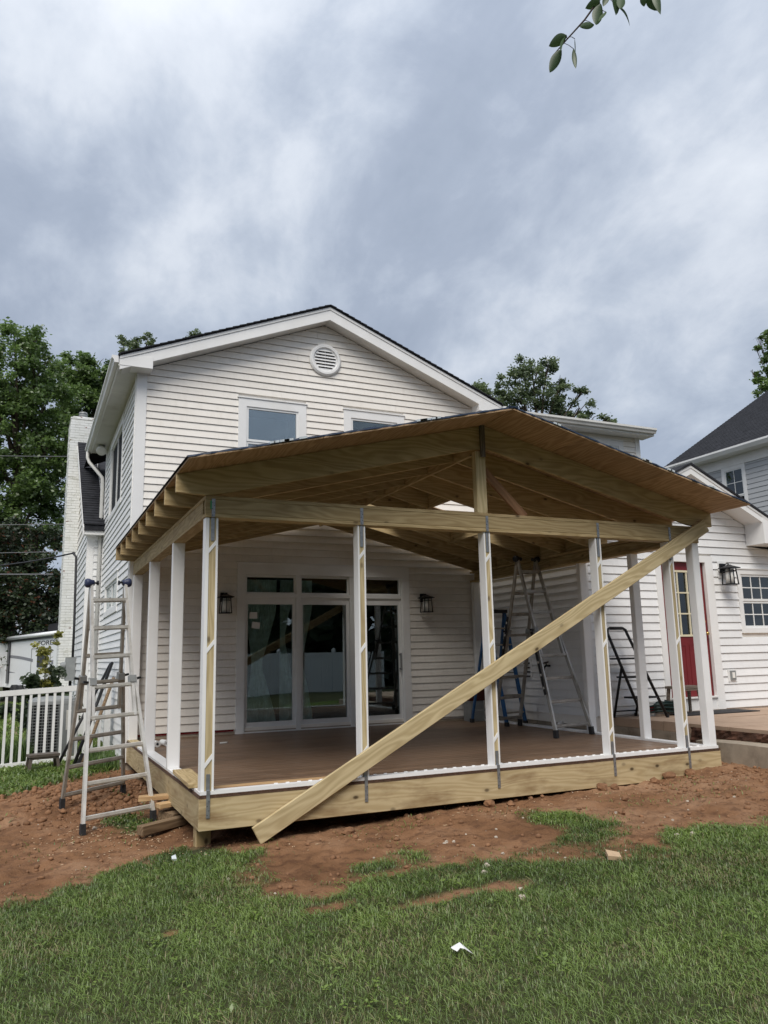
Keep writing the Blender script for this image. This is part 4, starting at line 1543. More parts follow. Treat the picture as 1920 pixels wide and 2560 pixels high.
for k in range(9):
    y = k * 0.692
    if y >= 2.1:
        for me_ in (_pc if k in (4, 5) else [_short]):
            obj_mesh('rafter', me_, Matrix.Translation((0, y, 0)), porch)
for x_ in (3.952, 5.098):
    pboard('trimmer', (x_, 2.12, ptop(x_) - 0.137), (x_, 4.150, ptop(x_) - 0.137), 0.04, 0.26, 'pine')
for k in range(3, 8):
    pboard('blocking', (6.452, k * 0.692 + 0.044, (BT + ptop(6.45)) / 2), (6.452, (k + 1) * 0.692 - 0.002, (BT + ptop(6.45)) / 2), 0.038, ptop(6.45) - BT - 0.004, 'pine')
pboard('ridge_board', (RX, 0.006, 3.735), (RX, 5.64, 3.735), 0.038, 0.30, 'pine')
pboard('king_post', (RX - 0.045, 0.055, BT + 0.002), (RX - 0.045, 0.055, 3.575), 0.135, 0.085, 'pine_pale', upv=(0, 1, 0))
pboard('king_post', (RX - 0.03, -0.021, 3.50), (RX - 0.03, -0.021, 3.88), 0.058, 0.036, 'grey_wood', upv=(0, 1, 0))
pboard('brace', (RX - 0.02, 0.17, 3.49), (3.86, 0.17, 2.86), 0.04, 0.10, 'red_wood')
# plywood roof sheets, laid with the grain along the eave
TH = 0.016


def ply(s, xa, xb, ya, yb):
    X = lambda q: q if s < 0 else 2 * RX - q
    xm = (xa + xb) / 2
    zc = 3.1 + PS * xm + TH / 2 + 0.002
    nrm = Vector((-PS if s < 0 else PS, 0, 1)).normalized()
    wd_ = (xb - xa - 0.004) * math.sqrt(1 + PS * PS)
    return pboard('plywood_sheet', (X(xm), ya + 0.002, zc), (X(xm), yb - 0.002, zc), wd_, TH, 'plywood', upv=tuple(nrm), bev=0.001)


Y0 = -0.64
for (xa, xb, cuts) in ((-0.285, 1.0, (Y0, 1.75, 4.16, 5.62)), (1.0, 2.26, (Y0, 0.68, 3.1, 5.62)), (2.26, 3.218, (Y0, 1.75, 4.16, 5.55))):
    for a, b in zip(cuts, cuts[1:]):
        ply(-1, xa, xb, a, b)
for (xa, xb, cuts) in ((-0.285, 1.0, (Y0, 0.9, 2.15)), (1.0, 2.26, (Y0, 1.85, 2.70)), (2.26, 3.218, (Y0, 0.9, 3.66))):
    for a, b in zip(cuts, cuts[1:]):
        ply(1, xa, xb, a, b)
ply(1, 2.26, 3.218, 4.75, 5.55)
ply(1, 1.0, 2.26, 3.45, 5.55)
ply(1, -0.02, 1.0, 2.16, 4.2)
ply(1, -0.02, 1.0, 4.2, 5.55)
# dark membrane over the sheets, lapped in courses, its cut edge uneven
for s in (-1, 1):
    X = lambda q: q if s < 0 else 2 * RX - q
    cuts = (-0.30, 0.62, 1.50, 2.36, 3.20)
    for i, (a, b) in enumerate(zip(cuts, cuts[1:])):
        b2 = min(b + 0.06, 3.215)
        ye = 2.65 if (s > 0 and i > 1) else (2.2 if s > 0 else 5.5)
        mb = MB()
        h = 0.003 + 0.0045 * (i % 2)
        n_ = 14
        vs, fs = [], []
        for k in range(n_ + 1):
            q = a + (b2 - a) * k / n_
            e = Y0 - 0.012 + 0.02 * random.random()
            zt = 3.1 + PS * q + TH + 0.006 + h
            dz = 0.007 + 0.006 * random.random()
            vs += [(X(q), e, zt - 0.008), (X(q), e + 0.004, zt + dz), (X(q), ye, zt + 0.004), (X(q), ye, zt - 0.002)]
        for k in range(n_):
            c_ = k * 4
            for j in range(3):
                f = (c_ + j, c_ + 4 + j, c_ + 5 + j, c_ + 1 + j)
                fs.append(f if s < 0 else f[::-1])
        mb.add(vs, fs)
        mb.build('roof_membrane', 'membrane', porch)
    mb = MB()
    for q, L_ in ((0.46, 0.05), (0.56, 0.09), (2.02, 0.12), (2.2, 0.06), (0.75, 0.04)) if s < 0 else ((1.3, 0.09), (0.95, 0.06), (0.3, 0.05), (2.6, 0.05)):
        for k in range(2):
            a = q + k * 0.04
            z = 3.1 + PS * a + TH + 0.010
            mb.prism([(X(a), Y0 - 0.014, z), (X(a + L_), Y0 - 0.014, z + PS * L_), (X(a + L_), Y0 - 0.014, z + PS * L_ + 0.02), (X(a), Y0 - 0.014, z + 0.022)], (0, 0.15, 0))
    o = mb.build('membrane_print', 'membrane_tape', porch)
    o['kind'] = 'stuff'
pboard('ridge_cap', (RX, Y0 - 0.01, ptop(RX) + 0.031), (RX, 2.6, ptop(RX) + 0.031), 0.12, 0.012, 'membrane', bev=0)

# the long diagonal plank nailed across the front
br = thing('brace_plank', (0.55, -0.035, -0.42), 'long diagonal pine plank leaning across the porch front', 'plank')
dv = Vector((6.07, 0, 3.246)).normalized()
nv = Vector((-dv.z, 0, dv.x))
st = Vector((0.527, -0.036, -0.372))
hw = 0.088
p_ = [st - nv * hw, st + nv * hw, st + nv * hw + dv * 6.84, st - nv * hw + dv * 6.88]
board('plank', st + dv * 0.0, st + dv * 6.86, 0.038, hw * 2, 'pine_pale', br, upv=tuple(nv), bev=0.005)

# loose lumber on the deck
t_ = props(board('lumber_offcut', (0.05, 0.28, 0.077), (0.085, 1.38, 0.077), 0.19, 0.042, 'pine'), 'short thick pine offcut lying on the left sill by the corner', 'lumber')
t_ = props(board('loose_plank', (0.16, 0.235, 0.046), (1.62, 0.205, 0.046), 0.11, 0.03, 'orange_wood'), 'thin orange plank lying on the deck behind the front sill', 'plank')
t_ = props(board('scrap_block', (-0.30, 1.80, -0.235), (0.16, 1.72, -0.225), 0.13, 0.05, 'orange_wood'), 'orange board offcut lying on top under the left rim by the ladder foot', 'lumber')
t_ = props(board('scrap_block', (-0.13, 1.56, -0.29), (0.26, 1.66, -0.28), 0.13, 0.05, 'orange_wood'), 'shorter orange board offcut below the other under the left rim', 'lumber')
_g = gz(0.0, 1.3)
t_ = props(board('old_timber', (-0.38, 1.02, _g + 0.045), (0.30, 1.42, _g + 0.06), 0.10, 0.09, 'old_wood'), 'weathered brown timber half buried in dirt beside the corner pier', 'timber')
t_ = props(board('old_timber', (-0.05, 1.52, _g + 0.06), (0.5, 1.75, _g + 0.07), 0.30, 0.10, 'old_wood'), 'dark flat timber under the orange offcuts at the deck edge', 'timber')


def rock(name, x, y, r, mat, label, cat, group=None, z=None, sq=0.65, seed=0):
    rg = random.Random(seed)
    bm = bmesh.new()
    bmesh.ops.create_icosphere(bm, subdivisions=2, radius=r)
    for v_ in bm.verts:
        k = 1 + rg.uniform(-0.26, 0.22)
        v_.co = Vector((v_.co.x * k, v_.co.y * k * 0.85, v_.co.z * k * sq))
    me = bpy.data.meshes.new(name)
    bm.to_mesh(me)
    bm.free()
    me.materials.append(MATS[mat])
    zz_ = gz(x, y) + r * sq * 0.45 if z is None else z
    o = obj_mesh(name, me, Matrix.Translation((x, y, zz_)) @ Matrix.Rotation(rg.uniform(0, 6), 4, 'Z'))
    return props(o, label, cat, group)


rock('stone', 0.10, 2.25, 0.10, 'pebble', 'pale stone in the shadow under the left rim', 'stone', seed=4)
rock('clod', 1.42, -0.12, 0.07, 'clod', 'dirt clod right of the diagonal plank at the deck gap', 'clod', seed=5)
PEB = [(2.01, -1.0), (2.07, -1.03), (1.96, -1.05), (2.12, -1.28), (1.91, -1.85), (1.80, -1.99), (3.03, -0.71), (1.71, -2.63), (1.84, -2.42), (2.23, -1.58), (2.45, -1.13), (2.56, -1.90), (3.73, -2.03), (3.87, -2.07), (4.39, -0.57), (3.91, -1.04), (4.6, -1.3), (4.9, -1.0), (5.3, -1.25), (4.2, -1.5), (-0.75, 1.72), (-1.31, 0.69), (0.04, -0.99), (0.24, -1.61), (2.3, -0.85), (2.6, -0.9), (1.3, -1.0)]
for i, (x, y) in enumerate(PEB):
    r = 0.008 + 0.012 * random.random()
    if i in (4, 5, 7, 8, 12, 13, 20):
        r = 0.026
    rock('pebble', x, y, r, 'pebble', 'pale pebble on the dirt or grass left of the deck corner' if x < 0.5 else ('pale pebble on the bare clay close below the porch rim' if y > -1.1 else 'pale pebble at the ragged edge between clay and lawn'), 'pebble', 'pale pebbles in front of the porch', seed=20 + i, sq=0.7)

# sawdust and wood chips where lumber was cut
n = 760
cxy = np.concatenate([GRC.normal((-0.62, 1.55), (0.35, 0.45), (380, 2)), GRC.normal((-0.35, 0.75), (0.4, 0.35), (180, 2)), np.stack([GRC.uniform(0.6, 6.3, 200), GRC.normal(-0.28, 0.16, 200)], 1)])
ang = GRC.uniform(0, 6.28, n)
ln = 0.004 + 0.013 * GRC.random(n) ** 2
wd_ = 0.003 + 0.004 * GRC.random(n)
zc_ = ground_z(cxy[:, 0], cxy[:, 1]) + 0.006
dx, dy = np.cos(ang) * ln, np.sin(ang) * ln
ex, ey = -np.sin(ang) * wd_, np.cos(ang) * wd_
tl_ = GRC.uniform(-0.004, 0.006, n)
cv_ = np.stack([np.stack([cxy[:, 0] - dx - ex, cxy[:, 1] - dy - ey, zc_], 1), np.stack([cxy[:, 0] + dx - ex, cxy[:, 1] + dy - ey, zc_ + tl_], 1), np.stack([cxy[:, 0] + dx + ex, cxy[:, 1] + dy + ey, zc_ + tl_ + 0.002], 1), np.stack([cxy[:, 0] - dx + ex, cxy[:, 1] - dy + ey, zc_ + 0.002], 1)], 1).reshape(-1, 3)
o = obj_mesh('wood_chips', numpy_mesh('wood_chips', cv_, np.arange(n * 4), 4, 'cardboard'), Matrix.Identity(4))
props(o, 'pale wood chips and sawdust strewn on the clay', None, None, 'stuff')

# paper scrap, block and plastic bit on the lawn
bm = bmesh.new()
pts = [(-0.075, -0.005), (-0.045, 0.035), (0.03, 0.028), (0.085, -0.045), (0.06, -0.085), (0.028, -0.03), (0.0, -0.012), (-0.03, -0.018)]
gx_, gy_ = 0.84, -3.27
zc = gz(gx_, gy_) + 0.045
vs = [bm.verts.new((x, y * 1.6, 0.018 * math.sin(x * 40) + 0.012 * math.cos(y * 60))) for x, y in pts]
bm.faces.new(vs)
bmesh.ops.triangulate(bm, faces=bm.faces[:])
r_ = bmesh.ops.extrude_face_region(bm, geom=bm.faces[:])
bmesh.ops.translate(bm, vec=(0, 0, 0.002), verts=[e for e in r_['geom'] if isinstance(e, bmesh.types.BMVert)])
bmesh.ops.recalc_face_normals(bm, faces=bm.faces[:])
me = bpy.data.meshes.new('paper_scrap')
bm.to_mesh(me)
bm.free()
me.materials.append(MATS['paper'])
props(obj_mesh('paper_scrap', me, Matrix.Translation((gx_, gy_, zc)) @ Matrix.Scale(0.68, 4) @ Matrix.Rotation(0.25, 4, 'X')), 'torn white paper scrap lying on the lawn in the foreground', 'litter')
mb = MB()
bx_, by_ = 2.80, -2.30
zc = gz(bx_, by_)
mb.prism([(bx_ - 0.075, by_ - 0.03, zc + 0.045), (bx_ + 0.03, by_ - 0.06, zc + 0.03), (bx_ + 0.075, by_ + 0.02, zc + 0.045), (bx_ - 0.03, by_ + 0.055, zc + 0.07)], (0, 0.004, -0.03))
props(mb.build('wood_chip', 'cardboard', None, origin=(bx_, by_, zc)), 'tan wooden block at the edge of grass and bare clay', 'litter')
x, y = -0.23, -0.10
mb = MB()
mb.prism([(x - 0.02, y, gz(x, y) + 0.03), (x + 0.02, y - 0.01, gz(x, y) + 0.03), (x + 0.015, y + 0.02, gz(x, y) + 0.06), (x - 0.02, y + 0.02, gz(x, y) + 0.05)], (0.004, 0.004, -0.02))
props(mb.build('plastic_scrap', 'membrane_tape', None, origin=(x, y, gz(x, y))), 'small pale plastic scrap on the grass below the deck corner', 'litter')
mb = MB()
mb.prism([(1.16, 4.33, 0.032), (1.27, 4.36, 0.032), (1.30, 4.42, 0.034), (1.18, 4.40, 0.034)], (0, 0, 0.012))
props(mb.build('paper_scrap', 'paper', None, origin=(1.2, 4.38, 0.03)), 'crumpled white scrap lying on the brown deck boards', 'litter')
for i, (x, y) in enumerate(((0.26, 4.50), (0.40, 4.54))):
    th = thing('caulk_tube', (x, y, 0.075), ('white caulk roll on the deck nearest the left posts', 'white caulk roll on the deck right beside the other')[i], 'roll')
    mb = MB()
    mb.lathe((x, y, 0.075), [(0.045, -0.09), (0.046, 0.09)], 14, (0.25, -1, 0))
    mb.build('roll', 'paper', th, smooth=False)
    mb = MB()
    mb.lathe(Vector((x, y, 0.075)) + Vector((0.25, -1, 0)).normalized() * 0.0902, [(0.02, 0), (0.018, 0.002)], 10, (0.25, -1, 0))
    mb.build('core_hole', 'ink', th)


# ------------------------------------------------------------------ ladders
def multi_ladder(name, label, feet, tops, spread, hinge_mat='blue_plastic', nr=8, alu='aluminium', group='aluminium multi-position ladders'):
    """telescoping A-frame: per side a straight inner pair of rails slid into a flared outer pair"""
    FL, FR, BL, BR = [Vector(p) for p in feet]
    TL, TR = [Vector(p) for p in tops]
    mid = (FL + FR + BL + BR) / 4
    th = thing(name, mid, label, 'ladder', group)
    zt = Vector((0, 0, 1))
    for side, (A, B) in (('front', (FL, FR)), ('rear', (BL, BR))):
        m_in, m_out = (alu, alu) if side == 'front' else ('aluminium_worn', 'aluminium_worn')
        tl, tr_ = TL, TR
        across = (TR - TL).normalized()
        off = ((A + B) / 2 - (TL + TR) / 2)
        nrm = across.cross(off).normalized()
        upv = nrm
        k = 0.58
        # lower ends of the inner rails: continue with the top width, barely flared
        il, ir = TL.lerp(A, k), TR.lerp(B, k)
        cen = (il + ir) / 2
        half = across * (TR - TL).length * 0.5 * 1.16
        il2, ir2 = cen - half, cen + half
        push = nrm * (0.012 if side == 'front' else -0.012)
        for a, b in ((tl, il2), (tr_, ir2)):
            mb = MB()
            mb.bar(a, b, 0.032, 0.05, upv)
            mb.build('inner_rail', m_in, th)
        for a, b, t0, s in ((TL, A, il2, -1), (TR, B, ir2, 1)):
            top = a.lerp(t0, 0.72) + across * s * 0.028
            mb = MB()
            mb.bar(top, b + zt * 0.07, 0.032, 0.055, upv)
            mb.build('outer_rail', m_out, th)
            mb = MB()
            d_ = (b - top).normalized()
            mb.bar(b + zt * 0.085 - d_ * 0.03, b + zt * 0.0, 0.05, 0.068, upv)
            mb.build('foot', 'black_rubber', th)
            # gusset from the bottom rung down to the foot
        # rungs
        for i in range(nr):
            f = (i + 0.62) / (nr + 0.1)
            if f * 1.0 < 0.44:
                a, b = TL.lerp(il2, f / k), TR.lerp(ir2, f / k)
                hh, ww = 0.034, 0.055
            else:
                tl2, tr2 = TL.lerp(il2, 0.72) - across * 0.028, TR.lerp(ir2, 0.72) + across * 0.028
                g = (f - 0.72 * k) / (1 - 0.72 * k)
                a, b = tl2.lerp(A, g), tr2.lerp(B, g)
                hh, ww = 0.03, 0.05
            mb = MB()
            mb.bar(a, b, ww, hh, upv=(0, 0, 1))
            mb.bar(a - zt * (hh / 2 + 0.008), b - zt * (hh / 2 + 0.008), ww * 0.55, 0.014)
            mb.build('rung', m_out if f > 0.44 else m_in, th)
            if i == nr - 1:
                for q, s in ((a, 1), (b, -1)):
                    mb = MB()
                    e = (A if s > 0 else B).lerp(TL if s > 0 else TR, 0.03)
                    mb.bar(q + across * s * 0.10, e + zt * 0.06, 0.014, 0.02)
                    mb.build('gusset', m_out, th)
        # lock collars with their levers, at the top of the outer rails
        for q, s in ((TL.lerp(il2, 0.74), -1), (TR.lerp(ir2, 0.74), 1)):
            mb = MB()
            mb.bar(q - (TL - il2).normalized() * 0.04, q + (TL - il2).normalized() * 0.04, 0.075, 0.075, upv)
            mb.build('lock_collar', 'metal_grey', th)
            mb = MB()
            mb.bar(q + across * s * 0.03, q + across * s * 0.10 + zt * 0.012, 0.035, 0.025)
            mb.build('lock_lever', 'black_metal', th)
    for q, s in ((TL, -1), (TR, 1)):
        mb = MB()
        ax = (TR - TL).normalized() * s
        mb.lathe(q, [(0.035, -0.03), (0.04, 0.0), (0.052, 0.022), (0.055, 0.05), (0.045, 0.068), (0.015, 0.072)], 14, ax)
        mb.build('hinge_knob', hinge_mat, th, smooth=True)
        mb = MB()
        mb.bar(q - ax * 0.03, q - ax * 0.07, 0.02, 0.02)
        mb.lathe(q - ax * 0.065, [(0.02, 0), (0.03, 0.01), (0.03, 0.016)], 10, -ax)
        mb.build('hinge_pin', 'black_metal', th)
    return th


G = lambda x, y: (x, y, gz(x, y))
lad1 = multi_ladder('step_ladder', 'tall aluminium A-frame ladder standing in the dirt left of the porch',
                    [G(-0.886, 1.478), G(-0.15, 1.70), G(-1.03, 2.85), G(-0.30, 3.25)], [(-0.857, 2.30, 2.175), (-0.464, 2.40, 2.195)], 1.4)
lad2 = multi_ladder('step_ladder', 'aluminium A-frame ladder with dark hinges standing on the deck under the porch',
                    [(5.532, 2.077, 0.03), (6.30, 2.235, 0.03), (5.62, 3.85, 0.03), (6.25, 4.06, 0.03)], [(5.80, 3.22, 2.785), (6.22, 3.30, 2.795)], 1.8, 'black_metal', alu='aluminium_shaded')

# blue fibreglass step ladder by the back wall
bl = thing('step_ladder', (6.0, 4.7, 0.03), 'blue fibreglass step ladder behind the aluminium ladder on the deck', 'ladder')
cL, cR = Vector((6.02, 4.60, 1.99)), Vector((6.40, 4.62, 1.99))
fA, fB, fC, fD = Vector((6.46, 4.20, 0.03)), Vector((6.46, 5.15, 0.03)), Vector((6.0, 4.08, 0.03)), Vector((5.94, 5.13, 0.03))
for a, b, nm in ((cL, fC, 'front_rail'), (cR, fA, 'front_rail'), (cL, fD, 'rear_rail'), (cR, fB, 'rear_rail')):
    mb = MB()
    mb.bar(a, b + Vector((0, 0, 0.03)), 0.03 if nm == 'rear_rail' else 0.035, 0.075 if nm == 'front_rail' else 0.05, (0, 1, 0.3))
    mb.build(nm, 'blue_fiberglass', bl)
    mb = MB()
    mb.bar(b + Vector((0, 0, 0.07)), b, 0.05, 0.085, (0, 1, 0.3))
    mb.build('foot', 'black_rubber', bl)
for i in range(6):
    f = 0.15 + i * 0.148
    mb = MB()
    mb.bar(cL.lerp(fC, f), cR.lerp(fA, f), 0.08, 0.025)
    mb.build('step', 'aluminium_worn', bl)
    if i % 2:
        mb = MB()
        mb.bar(cL.lerp(fD, f), cR.lerp(fB, f), 0.03, 0.025)
        mb.build('rear_bar', 'metal_grey', bl)
mb = MB()
mb.bar(cL + Vector((-0.03, 0.01, 0.015)), cR + Vector((0.03, 0, 0.015)), 0.14, 0.06)
mb.build('top_cap', 'black_rubber', bl)
for a, b, c in ((cL, fC, fD), (cR, fA, fB)):
    mb = MB()
    mb.bar(a.lerp(b, 0.55), a.lerp(c, 0.55), 0.02, 0.012)
    mb.build('spreader', 'black_metal', bl)

# black folding step stool with a hoop handle, on the patio
st_ = thing('folding_step_stool', (7.35, 2.2, 0.22), 'black three step folding stool with hoop handle on the patio edge', 'step stool')
fl_, fr_ = Vector((7.13, 2.03, 0.22)), Vector((7.62, 2.03, 0.22))
hl, hr = Vector((6.86, 2.38, 1.52)), Vector((7.25, 2.38, 1.52))
bl_, br_ = Vector((7.02, 2.56, 0.22)), Vector((7.46, 2.56, 0.22))
mb = MB()
mb.tube([fl_, hl, hl + Vector((0.01, 0.02, 0.06)), hl + Vector((0.06, 0.03, 0.09)), hr + Vector((-0.06, 0.03, 0.09)), hr + Vector((-0.01, 0.02, 0.06)), hr, fr_], 0.023, 8)
mb.build('front_frame', 'black_metal', st_, smooth=True)
mb = MB()
mb.tube([hl + Vector((0.07, 0.03, 0.09)), hr + Vector((-0.07, 0.03, 0.09))], 0.026, 8)
mb.build('grip', 'black_rubber', st_, smooth=True)
for a, b in ((bl_, fl_.lerp(hl, 0.60)), (br_, fr_.lerp(hr, 0.60))):
    mb = MB()
    mb.tube([a, b], 0.020, 8)
    mb.build('leg', 'black_metal', st_, smooth=True)
for f, dpt in ((0.24, 0.26), (0.48, 0.24), (0.70, 0.22)):
    a, b = fl_.lerp(hl, f), fr_.lerp(hr, f)
    mb = MB()
    mb.box((a.x + 0.02, a.y - 0.02, a.z - 0.012), (b.x - 0.02, a.y + dpt, a.z + 0.015))
    mb.build('step', 'black_rubber', st_)
mb = MB()
mb.tube([bl_.lerp(fl_.lerp(hl, 0.6), 0.12), br_.lerp(fr_.lerp(hr, 0.6), 0.12)], 0.012, 6)
mb.tube([fl_.lerp(hl, 0.62), bl_.lerp(fl_.lerp(hl, 0.6), 0.45)], 0.009, 6)
mb.build('crossbar', 'black_metal', st_)
for p in (fl_, fr_, bl_, br_):
    mb = MB()
    mb.lathe(p, [(0.024, 0), (0.022, 0.05)], 8)
    mb.build('foot', 'black_rubber', st_)


def plastic_stool(x, y, z, w_, d_, h_, label, mat='brown_plastic', rot=0.0):
    th = thing('small_stool', (x, y, z), label, 'stool')
    c_, s_ = math.cos(rot), math.sin(rot)
    P = lambda a, b, c: Vector((x + a * c_ - b * s_, y + a * s_ + b * c_, z + c))
    mb = MB()
    mb.bar(P(-w_ / 2 - 0.02, 0, h_ - 0.02), P(w_ / 2 + 0.02, 0, h_ - 0.02), d_, 0.04)
    mb.bar(P(-w_ / 2 + 0.03, -d_ / 2 + 0.02, h_ - 0.055), P(w_ / 2 - 0.03, -d_ / 2 + 0.02, h_ - 0.055), 0.015, 0.04)
    mb.build('seat', mat, th)
    for a in (-1, 1):
        for b in (-1, 1):
            mb = MB()
            mb.bar(P(a * w_ / 2 * 0.92, b * d_ / 2 * 0.7, h_ - 0.04), P(a * w_ / 2 * 1.06, b * d_ / 2 * 0.95, 0), 0.05, 0.035, tuple(P(0, 1, 0) - P(0, 0, 0)), w1=0.04, h1=0.03)
            mb.build('leg', mat, th)
    return th


x, y = -1.17, 6.55
plastic_stool(x, y, gz(x, y), 0.42, 0.26, 0.27, 'low brown plastic stool standing on the grass before the white fence', rot=0.18)
plastic_stool(8.2, 2.24, 0.237, 0.52, 0.26, 0.44, 'weathered brown wooden stool on the mat before the red door', 'grey_wood', rot=0.1)

# paint bucket, hose coil on the patio
bk = thing('paint_bucket', (7.66, 2.46, 0.22), 'small white paint bucket with printed label behind the black stool', 'bucket')
mb = MB()
mb.lathe((7.66, 2.46, 0.2215), [(0.085, 0), (0.098, 0.20), (0.104, 0.205), (0.104, 0.225), (0.09, 0.23)], 18)
mb.build('pail', 'paper', bk, smooth=False)
mb = MB()
n_ = 14
vs, fs = [], []
for k in range(n_ + 1):
    a = -2.3 + 1.7 * k / n_
    for r_, h_ in ((0.0912, 0.05), (0.0965, 0.14)):
        vs.append((7.66 + r_ * math.cos(a), 2.46 + r_ * math.sin(a), 0.2215 + h_))
for k in range(n_):
    fs.append((2 * k, 2 * k + 2, 2 * k + 3, 2 * k + 1))
mb.add(vs, fs)
mb.build('label_band', 'red_paint', bk)
hs = thing('hose_coil', (8.0, 2.38, 0.24), 'dark green garden hose coiled on the patio left of the stool', 'hose')
mb = MB()
pts = []
for k in range(150):
    a = k * 0.26
    r_ = 0.20 + 0.05 * math.sin(k * 0.13) + 0.02 * math.sin(k * 1.7)
    pts.append((7.86 + r_ * 1.25 * math.cos(a), 2.36 + r_ * 0.6 * math.sin(a), 0.245 + 0.0011 * k + 0.02 * (1 + math.sin(k * 0.51))))
mb.tube(pts, 0.017, 6)
mb.build('hose', 'hose_green', hs, smooth=True)

# clutter by the wing's foundation at the back of the deck
cr = thing('storage_crate', (6.2, 5.15, 0.03), 'dark red crate stacked on a grey bin behind the blue ladder', 'crate')
mb = MB()
mb.box((6.02, 5.30, 0.03), (6.30, 5.56, 0.40))
mb.build('bin', 'metal_grey', cr)
mb = MB()
ring(mb, Wall((0, 5.28, 0), (1, 0, 0), (0, -1, 0)), 6.0, 6.32, 0.402, 0.66, 0.03, 0.03, 0.03, 0.03, -0.30, 0.0)
mb.box((6.02, 5.29, 0.43), (6.29, 5.57, 0.63))
mb.build('box', 'crate_red', cr)
vp = thing('vent_pipe', (6.63, 3.35, 0.1), 'white plastic elbow pipe out of a round hole in the block foundation', 'pipe')
mb = MB()
mb.lathe((6.668, 3.42, 0.10), [(0.15, -0.004), (0.15, 0.006), (0.118, 0.008), (0.11, -0.003), (0.0, -0.003)], 20, (-1, 0, 0))
mb.build('hole_rim', 'metal_grey', vp)
mb = MB()
mb.tube([(6.66, 3.42, 0.09), (6.60, 3.40, 0.09), (6.575, 3.39, 0.075), (6.565, 3.385, 0.04), (6.565, 3.385, -0.16)], 0.045, 12)
mb.build('elbow', 'vinyl_white', vp, smooth=True)
lv = thing('louver_vent', (6.63, 4.28, 0.95), 'small white louvred wall vent with dark slots behind the deck ladder', 'vent')
mb = MB()
mb.box((6.598, 4.14, 0.80), (6.612, 4.38, 1.14))
mb.build('face_plate', 'trim_white', lv)
for k in range(4):
    mb = MB()
    mb.prism([(6.598, 4.17, 0.85 + k * 0.075), (6.580, 4.17, 0.835 + k * 0.075), (6.580, 4.17, 0.842 + k * 0.075), (6.598, 4.17, 0.862 + k * 0.075)], (0, 0.18, 0))
    mb.build('louver', 'black_metal', lv)
hb_ = thing('hose_spigot', (6.60, 3.62, 1.02), 'black hose tap sticking out of the white side wall behind the ladder', 'tap')
mb = MB()
mb.tube([(6.62, 3.62, 1.03), (6.53, 3.62, 1.03), (6.50, 3.62, 1.00), (6.49, 3.62, 0.95)], 0.018, 8)
mb.build('spout', 'black_metal', hb_, smooth=True)
mb = MB()
mb.lathe((6.55, 3.62, 1.045), [(0.012, 0), (0.012, 0.03), (0.05, 0.035), (0.05, 0.048), (0.01, 0.05)], 8, (-0.3, 0, 1))
mb.build('tap_handle', 'black_metal', hb_)
for (a_, b_, f0, f1) in (((5.80, 3.22, 2.785), (5.532, 2.077, 0.10), 0.45, 0.80), ((5.80, 3.22, 2.785), (5.62, 3.85, 0.10), 0.35, 0.72)):
    a_, b_ = Vector(a_), Vector(b_)
    mb = MB()
    off_ = Vector((-0.045, -0.012, 0))
    mb.bar(a_.lerp(b_, f0) + off_, a_.lerp(b_, f1) + off_, 0.012, 0.05, (0, 1, 0.2))
    stk = mb.build('warning_label', 'black_rubber', lad2)
    mb = MB()
    for k in range(5):
        c_ = a_.lerp(b_, f0 + (f1 - f0) * (k + 0.5) / 5) + off_
        mb.bar(c_ - (a_ - b_).normalized() * 0.018, c_ + (a_ - b_).normalized() * 0.018, 0.0135, 0.03, (0, 1, 0.2))
    mb.build('label_print', 'sticker_pale', stk)
wc_ = thing('power_cord', (5.1, 5.3, 0.03), 'tangled black power cord lying on the deck by the back wall', 'cord')
mb = MB()
pts = []
rg = random.Random(3)
for k in range(90):
    a = k * 0.42
    r_ = 0.07 + 0.05 * math.sin(k * 0.37)
    pts.append((5.18 + r_ * 1.8 * math.cos(a), 5.42 + r_ * math.sin(a * 1.1), 0.038 + 0.035 * (1 + math.sin(k * 0.9)) + 0.0006 * k))
mb.tube(pts, 0.007, 5)
mb.build('cord', 'black_rubber', wc_, smooth=True)

# ------------------------------------------------------------------ left side yard
fence = thing('picket_fence', (-1.0, 7.2, gz(-1.0, 7.2)), 'white vinyl picket railing running from the yard edge to the house', 'fence')
fx0, fx1, slope = -4.6, -0.10, 0.047


def fz(x):
    return 0.77 + slope * (x + 1.87)


mb = MB()
mb.bar((fx0, 7.2, fz(fx0) - 0.005), (fx1, 7.2, fz(fx1) - 0.005), 0.05, 0.09)
mb.build('top_rail', 'vinyl_white', fence)
mb = MB()
mb.bar((fx0, 7.2, fz(fx0) - 1.17), (fx1, 7.2, fz(fx1) - 1.16), 0.05, 0.06)
mb.build('bottom_rail', 'vinyl_white', fence)
x = fx0 + 0.1
while x < fx1 - 0.05:
    mb = MB()
    mb.box((x, 7.182, fz(x) - 1.14), (x + 0.043, 7.218, fz(x) - 0.05))
    mb.build('picket', 'vinyl_white', fence)
    x += 0.1235
for x in (-4.65, -2.35, -0.16):
    mb = MB()
    mb.box((x - 0.05, 7.15, gz(x, 7.2) - 0.15), (x + 0.05, 7.25, fz(x) + (0.0 if x > -1 else 0.06)))
    mb.build('fence_post', 'vinyl_white', fence)

